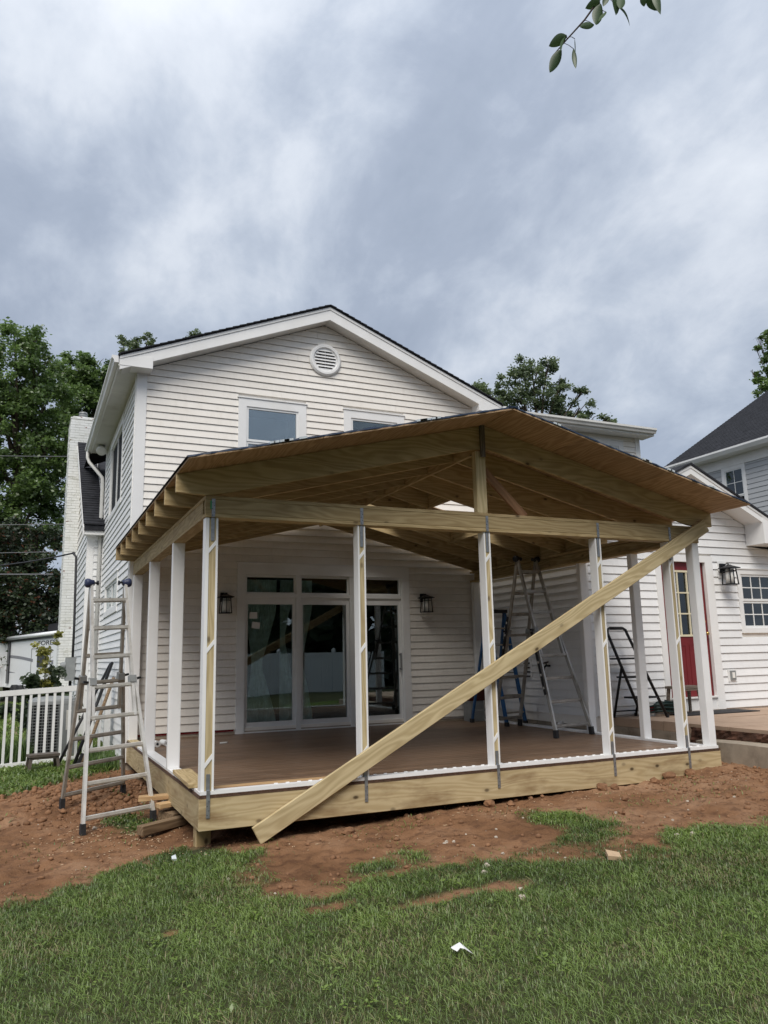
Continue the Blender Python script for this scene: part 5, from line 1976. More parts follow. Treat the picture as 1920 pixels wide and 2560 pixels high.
ac = thing('air_conditioner', (-1.02, 8.1, gz(-1, 8.1)), 'grey air conditioner unit on the ground behind the white pickets', 'air conditioner')
g0 = gz(-1, 8.1)
mb = MB()
mb.box((-1.46, 7.66, g0 - 0.05), (-0.58, 8.54, g0 + 0.06))
mb.build('base_pad', 'concrete', ac)
mb = MB()
mb.box((-1.42, 7.70, g0 + 0.06), (-0.62, 8.50, g0 + 0.10)).box((-1.42, 7.70, g0 + 0.94), (-0.62, 8.50, g0 + 1.0))
for a, b in ((-1.42, 7.70), (-0.68, 7.70), (-1.42, 8.44), (-0.68, 8.44)):
    mb.box((a, b, g0 + 0.10), (a + 0.06, b + 0.06, g0 + 0.94))
mb.box((-0.92, 7.705, g0 + 0.1), (-0.68, 7.74, g0 + 0.94))
mb.build('casing', 'metal_grey', ac)
mb = MB()
mb.box((-1.38, 7.74, g0 + 0.1), (-0.66, 8.46, g0 + 0.94))
mb.build('coil', 'dark_grille', ac)
mb = MB()
for k in range(16):
    z = g0 + 0.13 + k * 0.051
    mb.box((-1.36, 7.712, z), (-0.92, 7.722, z + 0.012))
    mb.box((-1.414, 7.76, z), (-1.404, 8.44, z + 0.012))
for k in range(9):
    xx = -1.34 + k * 0.05
    mb.box((xx, 7.7225, g0 + 0.1), (xx + 0.008, 7.729, g0 + 0.94))
mb.build('grille', 'metal_grey', ac)
mb = MB()
mb.lathe((-1.02, 8.1, g0 + 1.0), [(0.40, 0), (0.39, 0.03), (0.30, 0.06), (0.1, 0.075)], 24)
mb.build('fan_guard', 'metal_grey', ac)
mb = MB()
mb.prism([(-0.80, 7.7045, g0 + 0.50), (-0.72, 7.7045, g0 + 0.50), (-0.72, 7.7045, g0 + 0.84), (-0.80, 7.7045, g0 + 0.84)], (0, -0.001, 0))
mb.build('data_plate', 'sticker_pale', ac)

mt = thing('meter_box', (-0.40, 14.2, 1.2), 'grey electric meter box on the wall beside the chimney', 'meter')
mb = MB()
mb.box((-0.60, 13.2, 0.82), (-0.385, 13.75, 1.38))
mb.build('cabinet', 'metal_grey', mt)
mb = MB()
mb.lathe((-0.60, 13.48, 1.18), [(0.11, 0), (0.11, 0.02), (0.09, 0.03), (0.085, 0.10), (0.06, 0.12)], 14, (-1, 0, 0))
mb.build('dial', 'metal_grey', mt, smooth=True)
mb = MB()
mb.tube([(-0.45, 13.4, 1.38), (-0.45, 13.45, 2.2), (-0.47, 13.7, 3.9), (-0.55, 13.8, 4.02)], 0.03, 8)
mb.tube([(-0.47, 13.6, 0.82), (-0.47, 13.6, -0.4)], 0.035, 8)
mb.build('conduit', 'wire', mt, smooth=True)

# garden tools leaned on the side wall behind the ladder
for i, (b0, t0, r_, nm, lb) in enumerate((((-0.95, 6.85), (-0.10, 7.65, 1.22), 0.024, 'rake', 'dark wooden pole leaning furthest left behind the tall ladder'),
                                          ((-0.72, 6.55), (-0.10, 7.35, 1.24), 0.028, 'rake', 'dark pole leaning on the side wall, middle of three'),
                                          ((-0.62, 6.35), (-0.10, 7.0, 0.98), 0.028, 'shovel', 'shorter greenish pole leaning on the side wall, right of the others'))):
    zb = gz(*b0)
    th = thing('garden_tool', (*b0, zb), lb, 'tool')
    d_ = (Vector(t0) - Vector((*b0, zb))).normalized()
    mb = MB()
    mb.tube([(*b0, zb), t0], r_, 8)
    mb.build('handle', 'old_wood' if i == 2 else 'black_metal', th, smooth=True)
    mb = MB()
    if i < 2:
        mb.bar(Vector((*b0, zb)) + d_ * 0.02 - Vector((0.13, 0, 0)), Vector((*b0, zb)) + d_ * 0.02 + Vector((0.13, 0, 0)), 0.03, 0.03)
        for k in range(6):
            e = Vector((*b0, zb)) + d_ * 0.02 + Vector((-0.12 + k * 0.048, 0, 0))
            mb.bar(e, e + Vector((0, -0.05, -0.015)), 0.008, 0.008)
    else:
        mb.bar(Vector((*b0, zb)) - d_ * 0.02, Vector((*b0, zb)) + d_ * 0.26, 0.20, 0.012, (0, 1, 0.3), w1=0.15)
    mb.build('tool_head', 'black_metal', th)

# overhead wires
for i, (a, b, r_, lb) in enumerate((((-14, 25.5, 9.0), (0.2, 19.4, 8.0), 0.011, 'thin pale overhead wire, the highest one crossing the left trees'),
                                    ((-14, 26, 6.55), (0.2, 19.6, 5.76), 0.011, 'thin pale overhead wire, second highest crossing the left trees'),
                                    ((-14, 26, 5.45), (0.2, 19.6, 4.86), 0.011, 'thin pale overhead wire just above the lowest two'),
                                    ((-14, 26, 5.15), (-0.95, 15.4, 3.62), 0.018, 'lower overhead wire sagging towards the chimney'),
                                    ((-4.2, 21, 4.35), (-0.50, 13.8, 4.02), 0.022, 'black service cable reaching the wall beside the chimney'))):
    mb = MB()
    pts = []
    for k in range(15):
        f = k / 14
        p = Vector(a).lerp(Vector(b), f)
        p.z -= 0.35 * 4 * f * (1 - f) * (0.6 if i < 4 else 0.4)
        pts.append(p)
    mb.tube(pts, r_, 5)
    props(mb.build('overhead_wire', 'wire' if i == 4 else 'wire_pale', None, origin=a), lb, 'wire')

# travel trailer parked beyond the side yard
RL, RR = Vector((-2.66, 34.99, 0)), Vector((-0.45, 26.15, 0))
ru = (RR - RL)
RLEN = ru.length
ru.normalize()
rn = Vector((ru.y, -ru.x, 0))
if rn.dot(CAM - RL) < 0:
    rn = -rn
RV = Wall(RL, ru, rn)
rv = thing('travel_trailer', RL.lerp(RR, 0.6) + Vector((0, 0, -0.4)), 'white travel trailer with grey stripes parked behind the chimney', 'trailer')
u0, u1 = -2.5, RLEN + 1.6
mb = MB()
prof = [(0.0, 0.2), (0.0, 2.28), (-0.10, 2.44), (-0.45, 2.50), (-2.0, 2.50), (-2.35, 2.44), (-2.45, 2.28), (-2.45, 0.2)]
mb.prism([RV.p(u0, d_, z) for d_, z in prof], ru * (u1 - u0))
mb.build('body', 'rv_white', rv)
mb = MB()
RV.box2 = lambda m_, a, b: m_.prism([RV.p(a[0], a[1], a[2]), RV.p(b[0], a[1], a[2]), RV.p(b[0], a[1], b[2]), RV.p(a[0], a[1], b[2])], rn * (b[1] - a[1]))
RV.box2(mb, (u0, 0.002, 2.25), (u1, 0.05, 2.33))
mb.build('awning_shadow_rail', 'rv_dark', rv)
mb = MB()
mb.tube([RV.p(RLEN * 0.2, 0.07, 2.41), RV.p(u1, 0.07, 2.41)], 0.085, 10)
mb.build('awning_roll', 'rv_white', rv, smooth=True)
mb = MB()
RV.box2(mb, (RLEN * 0.205, 0.003, 0.38), (RLEN * 0.245, 0.06, 2.44))
mb.build('awning_arm', 'rv_dark', rv)
mb = MB()
RV.box2(mb, (u0, 0.003, 0.22), (RLEN * 0.175, 0.45, 2.22))
so_ = mb.build('slide_out', 'rv_white', rv)
mb = MB()
RV.box2(mb, (u0, 0.451, 2.12), (RLEN * 0.17, 0.49, 2.22))
RV.box2(mb, (RLEN * 0.1745, 0.43, 0.2), (RLEN * 0.1765, 0.455, 2.25))
mb.build('slide_trim', 'rv_dark', so_)
for z0, zt_, dp, h in ((1.66, 1.44, 0.006, 0.13), (0.93, 0.86, 0.006, 0.09)):
    mb = MB()
    ua, ub = (RLEN * 0.18, RLEN * 0.66) if z0 > 1 else (RLEN * 0.18, RLEN * 0.36)
    n_ = 10
    vs, fs = [], []
    for k in range(n_ + 1):
        f = k / n_
        z = z0 - (z0 - zt_) * f ** 1.6
        hh = h * (1 if z0 > 1 else (1 - f * 0.9))
        vs += [RV.p(ua + (ub - ua) * f, 0.004, z), RV.p(ua + (ub - ua) * f, 0.004, z - hh)]
    for k in range(n_):
        fs.append((2 * k, 2 * k + 1, 2 * k + 3, 2 * k + 2))
    mb.add(vs, fs)
    mb.build('stripe', 'rv_grey', rv)
    mb = MB()
    RV.box2(mb, (u0, 0.4505, z0 - h), (RLEN * 0.174, 0.4535, z0))
    mb.build('stripe', 'rv_grey', rv)
mb = MB()
RV.box2(mb, (RLEN * 0.735, 0.003, 1.10), (RLEN * 0.90, 0.02, 1.67))
mb.build('window', 'rv_dark', rv)
mb = MB()
for a, b in (((RLEN * 0.63, 0.002, 0.3), (RLEN * 0.637, 0.012, 1.86)), ((RLEN * 0.935, 0.002, 0.3), (RLEN * 0.942, 0.012, 1.86)), ((RLEN * 0.63, 0.002, 1.85), (RLEN * 0.942, 0.012, 1.875))):
    RV.box2(mb, a, b)
mb.build('entry_door_seam', 'metal_grey', rv)
for f in (0.92, 0.97):
    mb = MB()
    RV.box2(mb, (RLEN * f - 0.12, 0.003, 1.22), (RLEN * f + 0.12, 0.02, 1.37))
    mb.build('vent_cover', 'rv_grey', rv)
mb = MB()
q = [(0.0, 0.0), (0.0, 0.30), (0.18, 0.44), (1.6, 0.44), (2.5, 0.26), (2.9, 0.02), (2.9, 0.0)]
mb.prism([RV.p(RLEN * 0.555 + a, -0.8, 2.50 + b) for a, b in q], -rn * 0.9)
mb.build('roof_unit', 'rv_dark', rv)
mb = MB()
q = [(0.0, 0.0), (0.08, 0.16), (2.6, 0.17), (2.9, 0.08), (3.0, 0.0)]
mb.prism([RV.p(RLEN * 0.2 + a, -0.6, 2.50 + b) for a, b in q], -rn * 0.7)
mb.build('roof_vent', 'rv_dark', rv)
fc = bpy.data.curves.new('lettering', 'FONT')
fc.body = 'FOREST'
fc.size = 0.26
fc.extrude = 0.003
fc.materials.append(MATS['ink'])
fo = bpy.data.objects.new('lettering_text', fc)
C.objects.link(fo)
dg = bpy.context.evaluated_depsgraph_get()
me = bpy.data.meshes.new_from_object(fo.evaluated_get(dg))
bpy.data.objects.remove(fo)
xs_ = [v_.co.x for v_ in me.vertices]
sx_ = (RLEN * 0.275 * 6 / 5) / (max(xs_) - min(xs_))
for v_ in me.vertices:
    v_.co.x *= sx_
p0 = RV.p(RLEN * 0.73, 0.006, 1.985)
obj_mesh('lettering', me, Matrix(((ru.x, 0, rn.x, p0.x), (ru.y, 0, rn.y, p0.y), (0, 1, 0, p0.z), (0, 0, 0, 1))), rv)
for f in (0.42, 0.52):
    mb = MB()
    mb.lathe(RV.p(RLEN * f, 0.0, -0.03), [(0.38, -0.02), (0.38, -0.24), (0.2, -0.25)], 18, -rn)
    mb.build('wheel', 'black_rubber', rv)

# ------------------------------------------------------------------ neighbour's grey house
nb = thing('neighbour_house', (23, 9, -0.2), 'grey sided neighbouring house with black shingle roof on the right', 'house')
WN = Wall((20.0, 0, 0), (0, 1, 0), (-1, 0, 0))
YN = 13.3
nwin = (10.49, 11.47, 5.25, 7.34)
siding(nb, WN, 4.6, 7.33, const(2.0), const(YN - 0.1), [nwin], exposure=0.166, mat='grey_siding')
wall_panel(nb, WN, -0.5, 7.8, const(2.0), const(YN), [shrink(nwin, 0.1)], mat='grey_siding')
mb = MB()
WN.box(mb, (2.0, 0.0, 7.33), (YN, 0.04, 7.68))
mb.build('frieze_board', 'trim_white', nb)
mb = MB()
WN.box(mb, (YN - 0.12, 0.0, 0), (YN + 0.02, 0.04, 7.33))
mb.build('corner_board', 'trim_white', nb)
window(nb, WN, *nwin, trim=0.12, double=True, grid=(2, 2))
mb = MB()
mb.box((19.55, 1.0, 7.66), (20.0, YN + 0.25, 7.68))
mb.build('eave_soffit', 'trim_white', nb)
mb = MB()
mb.prism([(19.55, 1.0, 7.66), (19.55, 1.0, 7.84), (19.42, 1.0, 7.84), (19.42, 1.0, 7.78), (19.50, 1.0, 7.66)], (0, YN - 0.75, 0))
mb.build('gutter', 'trim_white', nb)
ns = 0.62
for k in range(40):
    a, b = k * 0.16, (k + 1) * 0.16 + 0.02
    mb = MB()
    mb.prism([(19.48 + a, 1.0, 7.84 + a * ns + 0.030), (19.48 + b, 1.0, 7.84 + b * ns + 0.014), (19.48 + b, 1.0, 7.84 + b * ns - 0.03), (19.48 + a, 1.0, 7.84 + a * ns - 0.02)], (0, YN - 0.72, 0))
    mb.build('shingle_course', 'dark_shingle', nb)
mb = MB()
mb.prism([(19.5, 1.0, 7.80), (25.7, 1.0, 7.80 + 6.2 * ns), (32, 1.0, 7.80)], (0, YN - 0.78, 0))
mb.build('roof', 'dark_shingle', nb)
mb = MB()
mb.box((20.1, 2.0, -0.5), (31.5, YN - 0.02, 7.7))
mb.build('wall', 'grey_siding', nb)

# ------------------------------------------------------------------ trees
TRNG = np.random.default_rng(5)


def leaf_cloud(blobs, n, size, hollow=0.45, droop=0.0, gap=0.0):
    """leaf quads spread through the crown's clumps; returns verts, quad indices, tone per vertex"""
    cen = np.array([b[:3] for b in blobs])
    rad = np.array([b[3] for b in blobs])
    # every crown clump holds smaller sprays of leaves
    wts = rad ** 2.4
    wts /= wts.sum()
    nspray = max(30, n // 110)
    pick = TRNG.choice(len(blobs), nspray, p=wts)
    d = TRNG.normal(size=(nspray, 3))
    d /= np.linalg.norm(d, axis=1)[:, None]
    r = (hollow + (1 - hollow) * TRNG.random(nspray) ** 0.6) * 1.08
    sc = cen[pick] + d * (r * rad[pick])[:, None] * np.array([1, 1, 0.92])
    sr = (0.12 + 0.17 * TRNG.random(nspray)) * np.minimum(rad[pick], 1.6) + size * 0.5
    k = TRNG.integers(0, nspray, n)
    dd = TRNG.normal(size=(n, 3)) * 0.55
    p = sc[k] + dd * sr[k][:, None] * np.array([1, 1, 0.7])
    stone = TRNG.random(nspray)
    tone = np.clip(stone[k] * 0.65 + TRNG.random(n) * 0.35, 0, 1)
    a = TRNG.normal(size=(n, 3))
    a[:, 2] *= 0.5
    a /= np.linalg.norm(a, axis=1)[:, None]
    b = np.cross(a, TRNG.normal(size=(n, 3)))
    b /= np.linalg.norm(b, axis=1)[:, None] + 1e-9
    s = (size * (0.65 + 0.7 * TRNG.random(n)))[:, None]
    v = np.stack([p - a * s * 0.5, p + b * s * 0.30, p + a * s * 0.5, p - b * s * 0.30], 1).reshape(-1, 3)
    return v, np.arange(n * 4), np.repeat(tone, 4)


def tree(name, base, blobs, n, size, leafmat, label, cat='tree', trunk_r=0.25, group=None, hollow=0.45, second=None, limbs=True, lean=(0, 0)):
    base = Vector(base)
    th = thing(name, base, label, cat, group)
    cx = sum(b[0] * b[3] for b in blobs) / sum(b[3] for b in blobs)
    cy = sum(b[1] * b[3] for b in blobs) / sum(b[3] for b in blobs)
    ztop = max(b[2] for b in blobs)
    zlow = min(b[2] for b in blobs)
    fork = base.lerp(Vector((cx, cy, ztop)), 0.86)
    mb = MB()
    pts = [base + (fork - base) * f + Vector((0.12 * trunk_r * 6 * math.sin(f * 5 + base.x), 0.1 * trunk_r * 6 * math.cos(f * 4), 0)) * min(1, f * 4) * (1 - f * 0.4) for f in [i / 9 for i in range(10)]]
    mb.tube(pts, trunk_r, 9, trunk_r * 0.22)
    mb.build('trunk', 'tree_bark', th, smooth=True)
    if limbs:
        mb = MB()
        for b in blobs:
            c = Vector(b[:3])
            f = max(0.12, min(0.92, ((c.z - base.z) / (fork.z - base.z)) * 0.72))
            i = min(8, int(f * 9))
            s = pts[i].lerp(pts[i + 1], f * 9 - i)
            m_ = s.lerp(c, 0.5) + Vector((0, 0, 0.12 * (c - s).length))
            mb.tube([s, s.lerp(m_, 0.6), m_, c], trunk_r * 0.34, 6, trunk_r * 0.10)
            rg = random.Random(int(abs(c.x * 100 + c.z * 10)))
            for q in range(5):
                e = c + Vector((rg.uniform(-1, 1), rg.uniform(-1, 1), rg.uniform(-0.5, 0.9))) * b[3] * 0.8
                mb.tube([m_.lerp(c, rg.uniform(0.2, 1)), c.lerp(e, 0.5) + Vector((0, 0, 0.08)), e], trunk_r * 0.11, 4, trunk_r * 0.03)
        mb.build('limb', 'tree_bark', th, smooth=True)['kind'] = 'stuff'
    v, f, tn = leaf_cloud(blobs, n, size, hollow)
    mats_, midx = [leafmat], None
    if second:
        mats_ = [leafmat, second[0]]
        midx = (TRNG.random(n) < second[1]).astype(np.int32)
    tr_ = np.array(base)
    me = numpy_mesh('crown', v - tr_, f, 4, mats_, {'tone': tn}, midx)
    o = obj_mesh('crown', me, Matrix.Translation(base), th)
    return th


T1 = [(-2.8, 34.58, 16.97, 1.54), (-1.63, 34.22, 16.14, 1.23), (-3.06, 35.11, 14.96, 1.85), (-1.34, 34.45, 14.32, 1.44), (-2.56, 35.33, 12.73, 2.05), (-1.03, 34.76, 12.1, 1.44), (-2.62, 35.81, 10.52, 2.05), (-1.09, 35.24, 9.88, 1.44), (-0.12, 34.27, 12.48, 1.03), (-1.94, 35.91, 8.49, 1.64),
      (-4.9, 35.8, 16.2, 1.7), (-5.4, 36.2, 13.6, 2.0), (-5.2, 36.4, 10.8, 2.1), (-4.4, 36.5, 8.4, 1.7), (-3.6, 36.5, 14.5, 1.8), (-0.2, 35.0, 7.6, 1.0)]
tree('broadleaf_tree', (-2.0, 36.2, gz(-2.0, 36.2)), T1, 62000, 0.185, 'leaf_green', 'tall leafy green tree at the far left behind the trailer', trunk_r=0.38, group='trees behind the house')
T2 = [(0.22, 37.59, 17.36, 1.13), (1.23, 37.09, 17.56, 1.01), (1.79, 37.01, 16.66, 0.9), (0.51, 37.78, 15.8, 1.35), (1.58, 37.43, 15.11, 0.9), (-0.57, 38.08, 16.71, 0.79), (0.82, 38.0, 14.02, 1.13), (0.4, 38.2, 12.2, 1.2), (1.9, 37.6, 13.4, 1.0), (-0.4, 38.4, 14.6, 1.0)]
tree('broadleaf_tree', (0.7, 38.2, gz(0.7, 38.2)), T2, 30000, 0.18, 'leaf_green', 'leafy green tree just above the chimney beside the house eave', trunk_r=0.3, group='trees behind the house')
T3 = [(-2.29, 33.31, 5.54, 1.71), (-1.05, 32.86, 4.95, 1.52), (-1.67, 33.41, 3.66, 1.71), (-0.62, 32.97, 3.45, 1.33), (-2.55, 33.13, 7.03, 1.14), (-0.98, 32.49, 6.62, 1.14), (-3.6, 34, 4.6, 1.9), (-4.6, 34.5, 6.4, 1.7), (0.6, 33.5, 4.6, 1.5), (-3.2, 34, 2.4, 1.7), (-0.2, 33.6, 2.0, 1.5)]
tree('dark_tree', (-1.5, 34.0, gz(-1.5, 34)), T3, 40000, 0.17, 'leaf_dark', 'low dark tree with rusty leaves right above the trailer roof', trunk_r=0.26, second=('leaf_rust', 0.07), hollow=0.3, group='trees behind the house')
T4 = [(3.63, 41.98, 21.12, 0.77), (4.54, 41.49, 21.47, 0.46), (3.02, 42.18, 21.51, 0.36), (4.1, 41.8, 20.3, 0.8)]
tree('broadleaf_tree', (3.8, 42.2, gz(3.8, 42)), T4, 2400, 0.17, 'leaf_grey', 'sparse tree top showing over the left roof slope', trunk_r=0.2, hollow=0.3, group='trees behind the house')
T5 = [(7.33, 40.18, 21.66, 0.46), (7.4, 40.3, 20.9, 0.6)]
tree('broadleaf_tree', (7.4, 40.4, gz(7.4, 40)), T5, 1100, 0.17, 'leaf_grey', 'tiny tree tip peeking over the left roof nearer the ridge', trunk_r=0.16, hollow=0.2, group='trees behind the house')
TR_ = [(21.75, 29.12, 16.1, 0.81), (22.4, 28.91, 15.63, 0.69), (23.4, 28.28, 16.51, 1.04), (24.2, 27.77, 17.17, 1.04), (25.02, 27.31, 17.61, 0.69), (23.66, 28.34, 15.6, 1.15), (24.9, 27.69, 16.02, 1.04), (25.71, 27.23, 16.46, 0.58), (25.79, 27.47, 15.1, 0.81), (26.89, 26.79, 15.98, 0.58), (26.84, 26.99, 15.07, 0.81), (27.51, 26.83, 14.38, 0.69), (28.35, 26.45, 14.36, 0.42), (25.42, 27.82, 14.2, 0.92), (21.2, 29.3, 15.2, 0.7), (23.0, 28.8, 14.4, 1.0)]
tree('broadleaf_tree', (24.8, 28.4, gz(24.8, 28)), TR_, 15000, 0.17, 'leaf_grey', 'grey green tree rising behind the roofs right of the gable', trunk_r=0.3, hollow=0.25, group='trees behind the house')
TE = [(24.03, 11.95, 12.88, 0.46), (23.95, 12.2, 11.83, 0.46), (23.62, 12.41, 11.53, 0.31), (24.07, 12.33, 10.92, 0.54), (23.33, 12.51, 11.69, 0.18), (23.42, 12.29, 12.59, 0.16), (24.6, 12.2, 12.4, 0.6), (24.8, 12.4, 11.2, 0.7), (23.75, 12.4, 13.1, 0.2)]
TE = [tuple((np.array(q[:3]) - np.array(CAM)) * 1.25 + np.array(CAM)) + (q[3] * 1.25,) for q in TE]
tree('broadleaf_tree', (TE[7][0] + 0.8, TE[7][1] + 0.3, -0.2), TE, 7000, 0.15, 'leaf_green', 'leafy branches at the right edge above the neighbouring roof', trunk_r=0.1, hollow=0.2, group='trees behind the house')

# golden shrub over a dark green one behind the white pickets
sx_, sy_ = -1.18, 9.6
g0 = gz(sx_, sy_)
tree('golden_shrub', (sx_ + 0.02, sy_ + 0.25, g0), [(sx_ + 0.05, sy_ + 0.2, 1.15, 0.20), (sx_ + 0.0, sy_ + 0.2, 1.45, 0.17), (sx_ - 0.17, sy_ + 0.2, 1.62, 0.11), (sx_ + 0.18, sy_ + 0.2, 1.66, 0.11), (sx_ + 0.06, sy_ + 0.2, 0.85, 0.2), (sx_ + 0.22, sy_ + 0.15, 1.78, 0.07)], 900, 0.075, 'leaf_gold', 'yellow leaved upright shrub behind the white pickets before the trailer', 'shrub', 0.03, hollow=0.1, limbs=False)
tree('green_shrub', (sx_, sy_ - 0.1, g0), [(sx_ - 0.25, sy_, 0.75, 0.28), (sx_ + 0.15, sy_, 0.8, 0.3), (sx_ + 0.38, sy_, 0.7, 0.22), (sx_ - 0.1, sy_, 0.45, 0.4), (sx_ + 0.3, sy_, 0.3, 0.4), (sx_ - 0.4, sy_, 0.3, 0.3)], 1700, 0.13, 'leaf_dark', 'dark green long leaved shrub behind the pickets under the yellow one', 'shrub', 0.03, hollow=0.1, limbs=False)

# flower bed strip of leaves by the fence and along the side wall
vs, fs, tn = [], [], []
for (x0, x1, y0, y1, h_, n_) in ((-1.9, -1.35, 7.35, 8.2, 0.5, 420), (-0.5, -0.06, 5.9, 7.4, 0.28, 700)):
    for k in range(n_):
        x, y = random.uniform(x0, x1), random.uniform(y0, y1)
        z = gz(x, y)
        a = random.uniform(0, 6.28)
        L_ = h_ * random.uniform(0.35, 1)
        w_ = 0.012
        lean = random.uniform(0.1, 0.5) * L_
        i = len(vs)
        vs += [(x - w_ * math.sin(a), y + w_ * math.cos(a), z), (x + w_ * math.sin(a), y - w_ * math.cos(a), z), (x + lean * 0.5 * math.cos(a) + w_ * math.sin(a), y + lean * 0.5 * math.sin(a) - w_ * math.cos(a), z + L_ * 0.6), (x + lean * math.cos(a), y + lean * math.sin(a), z + L_)]
        fs += [i, i + 1, i + 2, i + 3]
        tn += [random.random()] * 4
me = numpy_mesh('weeds', np.array(vs), fs, 4, 'leaf_green', {'tone': tn})
o = obj_mesh('weeds', me, Matrix.Identity(4))
props(o, 'green weeds and blades by the side wall and fence', None, None, 'stuff')

# overhanging branch of a tree that stands outside the picture on the right
tb = thing('overhanging_tree', (3.4, -6.6, gz(3.4, -6.6)), 'leafy twig hanging into the sky at the top right', 'tree branch')
B = lambda px, py, d=3.6: CAM + (fw + rt2 * ((px - 960) / 1950.94) - up2 * ((py - 1280) / 1950.94)) * d
tip = Vector((0.547, -5.004, 3.975))
k1, k2, k3 = Vector((0.60, -5.04, 4.045)), Vector((0.672, -5.085, 4.135)), Vector((0.735, -5.12, 4.235))
k4 = Vector((0.95, -5.25, 4.40))
mb = MB()
mb.tube([(3.4, -6.6, gz(3.4, -6.6)), (3.36, -6.55, 1.5), (3.2, -6.45, 3.2), (3.1, -6.4, 5.0), (3.0, -6.3, 6.5)], 0.16, 10, 0.07)
mb.build('trunk', 'tree_bark', tb, smooth=True)
mb = MB()
mb.tube([(3.15, -6.42, 4.2), (2.5, -6.1, 4.85), (1.7, -5.7, 4.8), k4], 0.045, 7, 0.010)
mb.build('limb', 'tree_bark', tb, smooth=True)
mb = MB()
mb.tube([k4, k3, k2, k1, tip], 0.0062, 6, 0.0022)
mb.tube([k4, k4 + Vector((0.05, -0.02, -0.09))], 0.004, 5, 0.0015)
mb.build('twig', 'stem_bark', tb, smooth=True)


def near_leaf(base, d, L, w_, curl, twist, seed):
    d = Vector(d).normalized()
    s = d.cross(Vector((math.sin(twist), math.cos(twist), 0.2))).normalized()
    n_ = s.cross(d)
    vs, fs, tn = [], [], []
    m_ = 8
    for i in range(m_ + 1):
        f = i / m_
        ww = w_ * math.sin(math.pi * min(1, f * 0.93 + 0.03)) ** 0.8 * (1 - 0.35 * f)
        if i == m_:
            ww = 0.0006
        c = Vector(base) + d * L * f + n_ * curl * L * f * f + Vector((0, 0, -0.15 * L * f * f))
        for k in (-1, 0, 1):
            vs.append(tuple(c + s * ww * k + n_ * (abs(k) * ww * 0.45)))
            tn.append(0.35 + 0.4 * ((seed * 37) % 10) / 10 + (0.15 if k == 0 else 0))
    for i in range(m_):
        for k in range(2):
            a = i * 3 + k
            fs += [a, a + 1, a + 4, a + 3]
    st0 = Vector(base)
    me = numpy_mesh('leaf', np.array(vs) - np.array(tb.matrix_basis.translation), fs, 4, 'leaf_near', {'tone': tn}, smooth=True)
    obj_mesh('leaf', me, Matrix.Translation(tb.matrix_basis.translation), tb)


RX_, UX_ = rt2, up2
LEAVES = [((1403, 124), (1375, 172), 0.019, 0.1), ((1416, 90), (1370, 108), 0.020, 0.4), ((1416, 88), (1400, 116), 0.012, 0.9), ((1434, 122), (1438, 170), 0.009, 1.3), ((1437, 97), (1443, 132), 0.006, 0.3),
          ((1485, 62), (1458, 55), 0.014, 0.6), ((1502, 10), (1486, 60), 0.021, 0.2), ((1500, 5), (1467, 14), 0.018, 0.5), ((1515, 30), (1500, 60), 0.010, 0.8), ((1533, -6), (1535, 34), 0.020, 0.1), ((1545, 18), (1584, 46), 0.009, 0.2),
          ((1556, -14), (1550, 16), 0.016, 0.7), ((1606, -12), (1609, 10), 0.012, 0.5), ((1618, -12), (1642, 20), 0.018, 0.1), ((1636, -16), (1646, 14), 0.014, 0.9), ((1520, -8), (1508, 14), 0.012, 0.4)]
for i, (a, b, w_, tw) in enumerate(LEAVES):
    # leaf base and tip given as plain points in the air 3.6 m from where the photographer stood
    pa, pb = B(*a), B(*b, 3.6 + 0.05 * math.sin(i * 2.1))
    near_leaf(pa, pb - pa, (pb - pa).length * 1.04, w_ * 1.5, 0.30 * math.sin(i * 1.7), tw * 3 + i, i)
mb = MB()
for a in LEAVES[:12]:
    pa = B(*a[0])
    best = min(((k4.lerp(k3, f / 8), k3.lerp(k2, f / 8), k2.lerp(k1, f / 8), k1.lerp(tip, f / 8)) for f in range(9)), key=lambda q: min((p - pa).length for p in q))
    nrst = min(best, key=lambda p: (p - pa).length)
    mb.tube([nrst, nrst.lerp(pa, 0.5) + Vector((0, 0, 0.004)), pa], 0.0016, 4)
mb.build('leaf_stalk', 'stem_bark', tb, smooth=True)['kind'] = 'stuff'

# what the door glass mirrors: the far side of the garden behind the photographer
bf = thing('privacy_fence', (2.0, -13.0, -0.5), 'tall white privacy fence across the far side of the garden, mirrored in the doors', 'fence')
for i in range(9):
    x0 = -9 + i * 2.45
    mb = MB()
    mb.box((x0 - 0.07, -13.09, -0.7), (x0 + 0.07, -12.95, 1.55))
    mb.lathe((x0, -13.02, 1.55), [(0.09, 0), (0.09, 0.03), (0.02, 0.09)], 4)
    mb.build('fence_post', 'vinyl_white', bf)
    mb = MB()
    for k in range(14):
        a = x0 + 0.08 + k * 0.165
        mb.box((a, -13.03, -0.5), (a + 0.158, -13.005, 1.32))
    o = mb.build('fence_panel', 'vinyl_white', bf)
    mb = MB()
    mb.box((x0 + 0.07, -13.05, 1.32), (x0 + 2.38, -12.985, 1.45))
    mb.build('top_rail', 'vinyl_white', bf)
bl_ = [(-16 + 2.6 * i + random.uniform(-0.8, 0.8), -18.5 + random.uniform(-1.5, 1), 1.4 + 2.7 * k + random.uniform(-0.8, 0.8), random.uniform(1.9, 2.6)) for i in range(16) for k in range(3)]
v, f, tn = leaf_cloud(bl_, 60000, 1.0, 0.1)
me = numpy_mesh('far_trees', v, f, 4, 'leaf_dark', {'tone': tn})
o = obj_mesh('far_trees', me, Matrix.Identity(4))
props(o, 'dark trees across the garden, mirrored in the door glass', None, None, 'stuff')

# ------------------------------------------------------------------ grass, clods, litter on the clay
GR = np.random.default_rng(3)


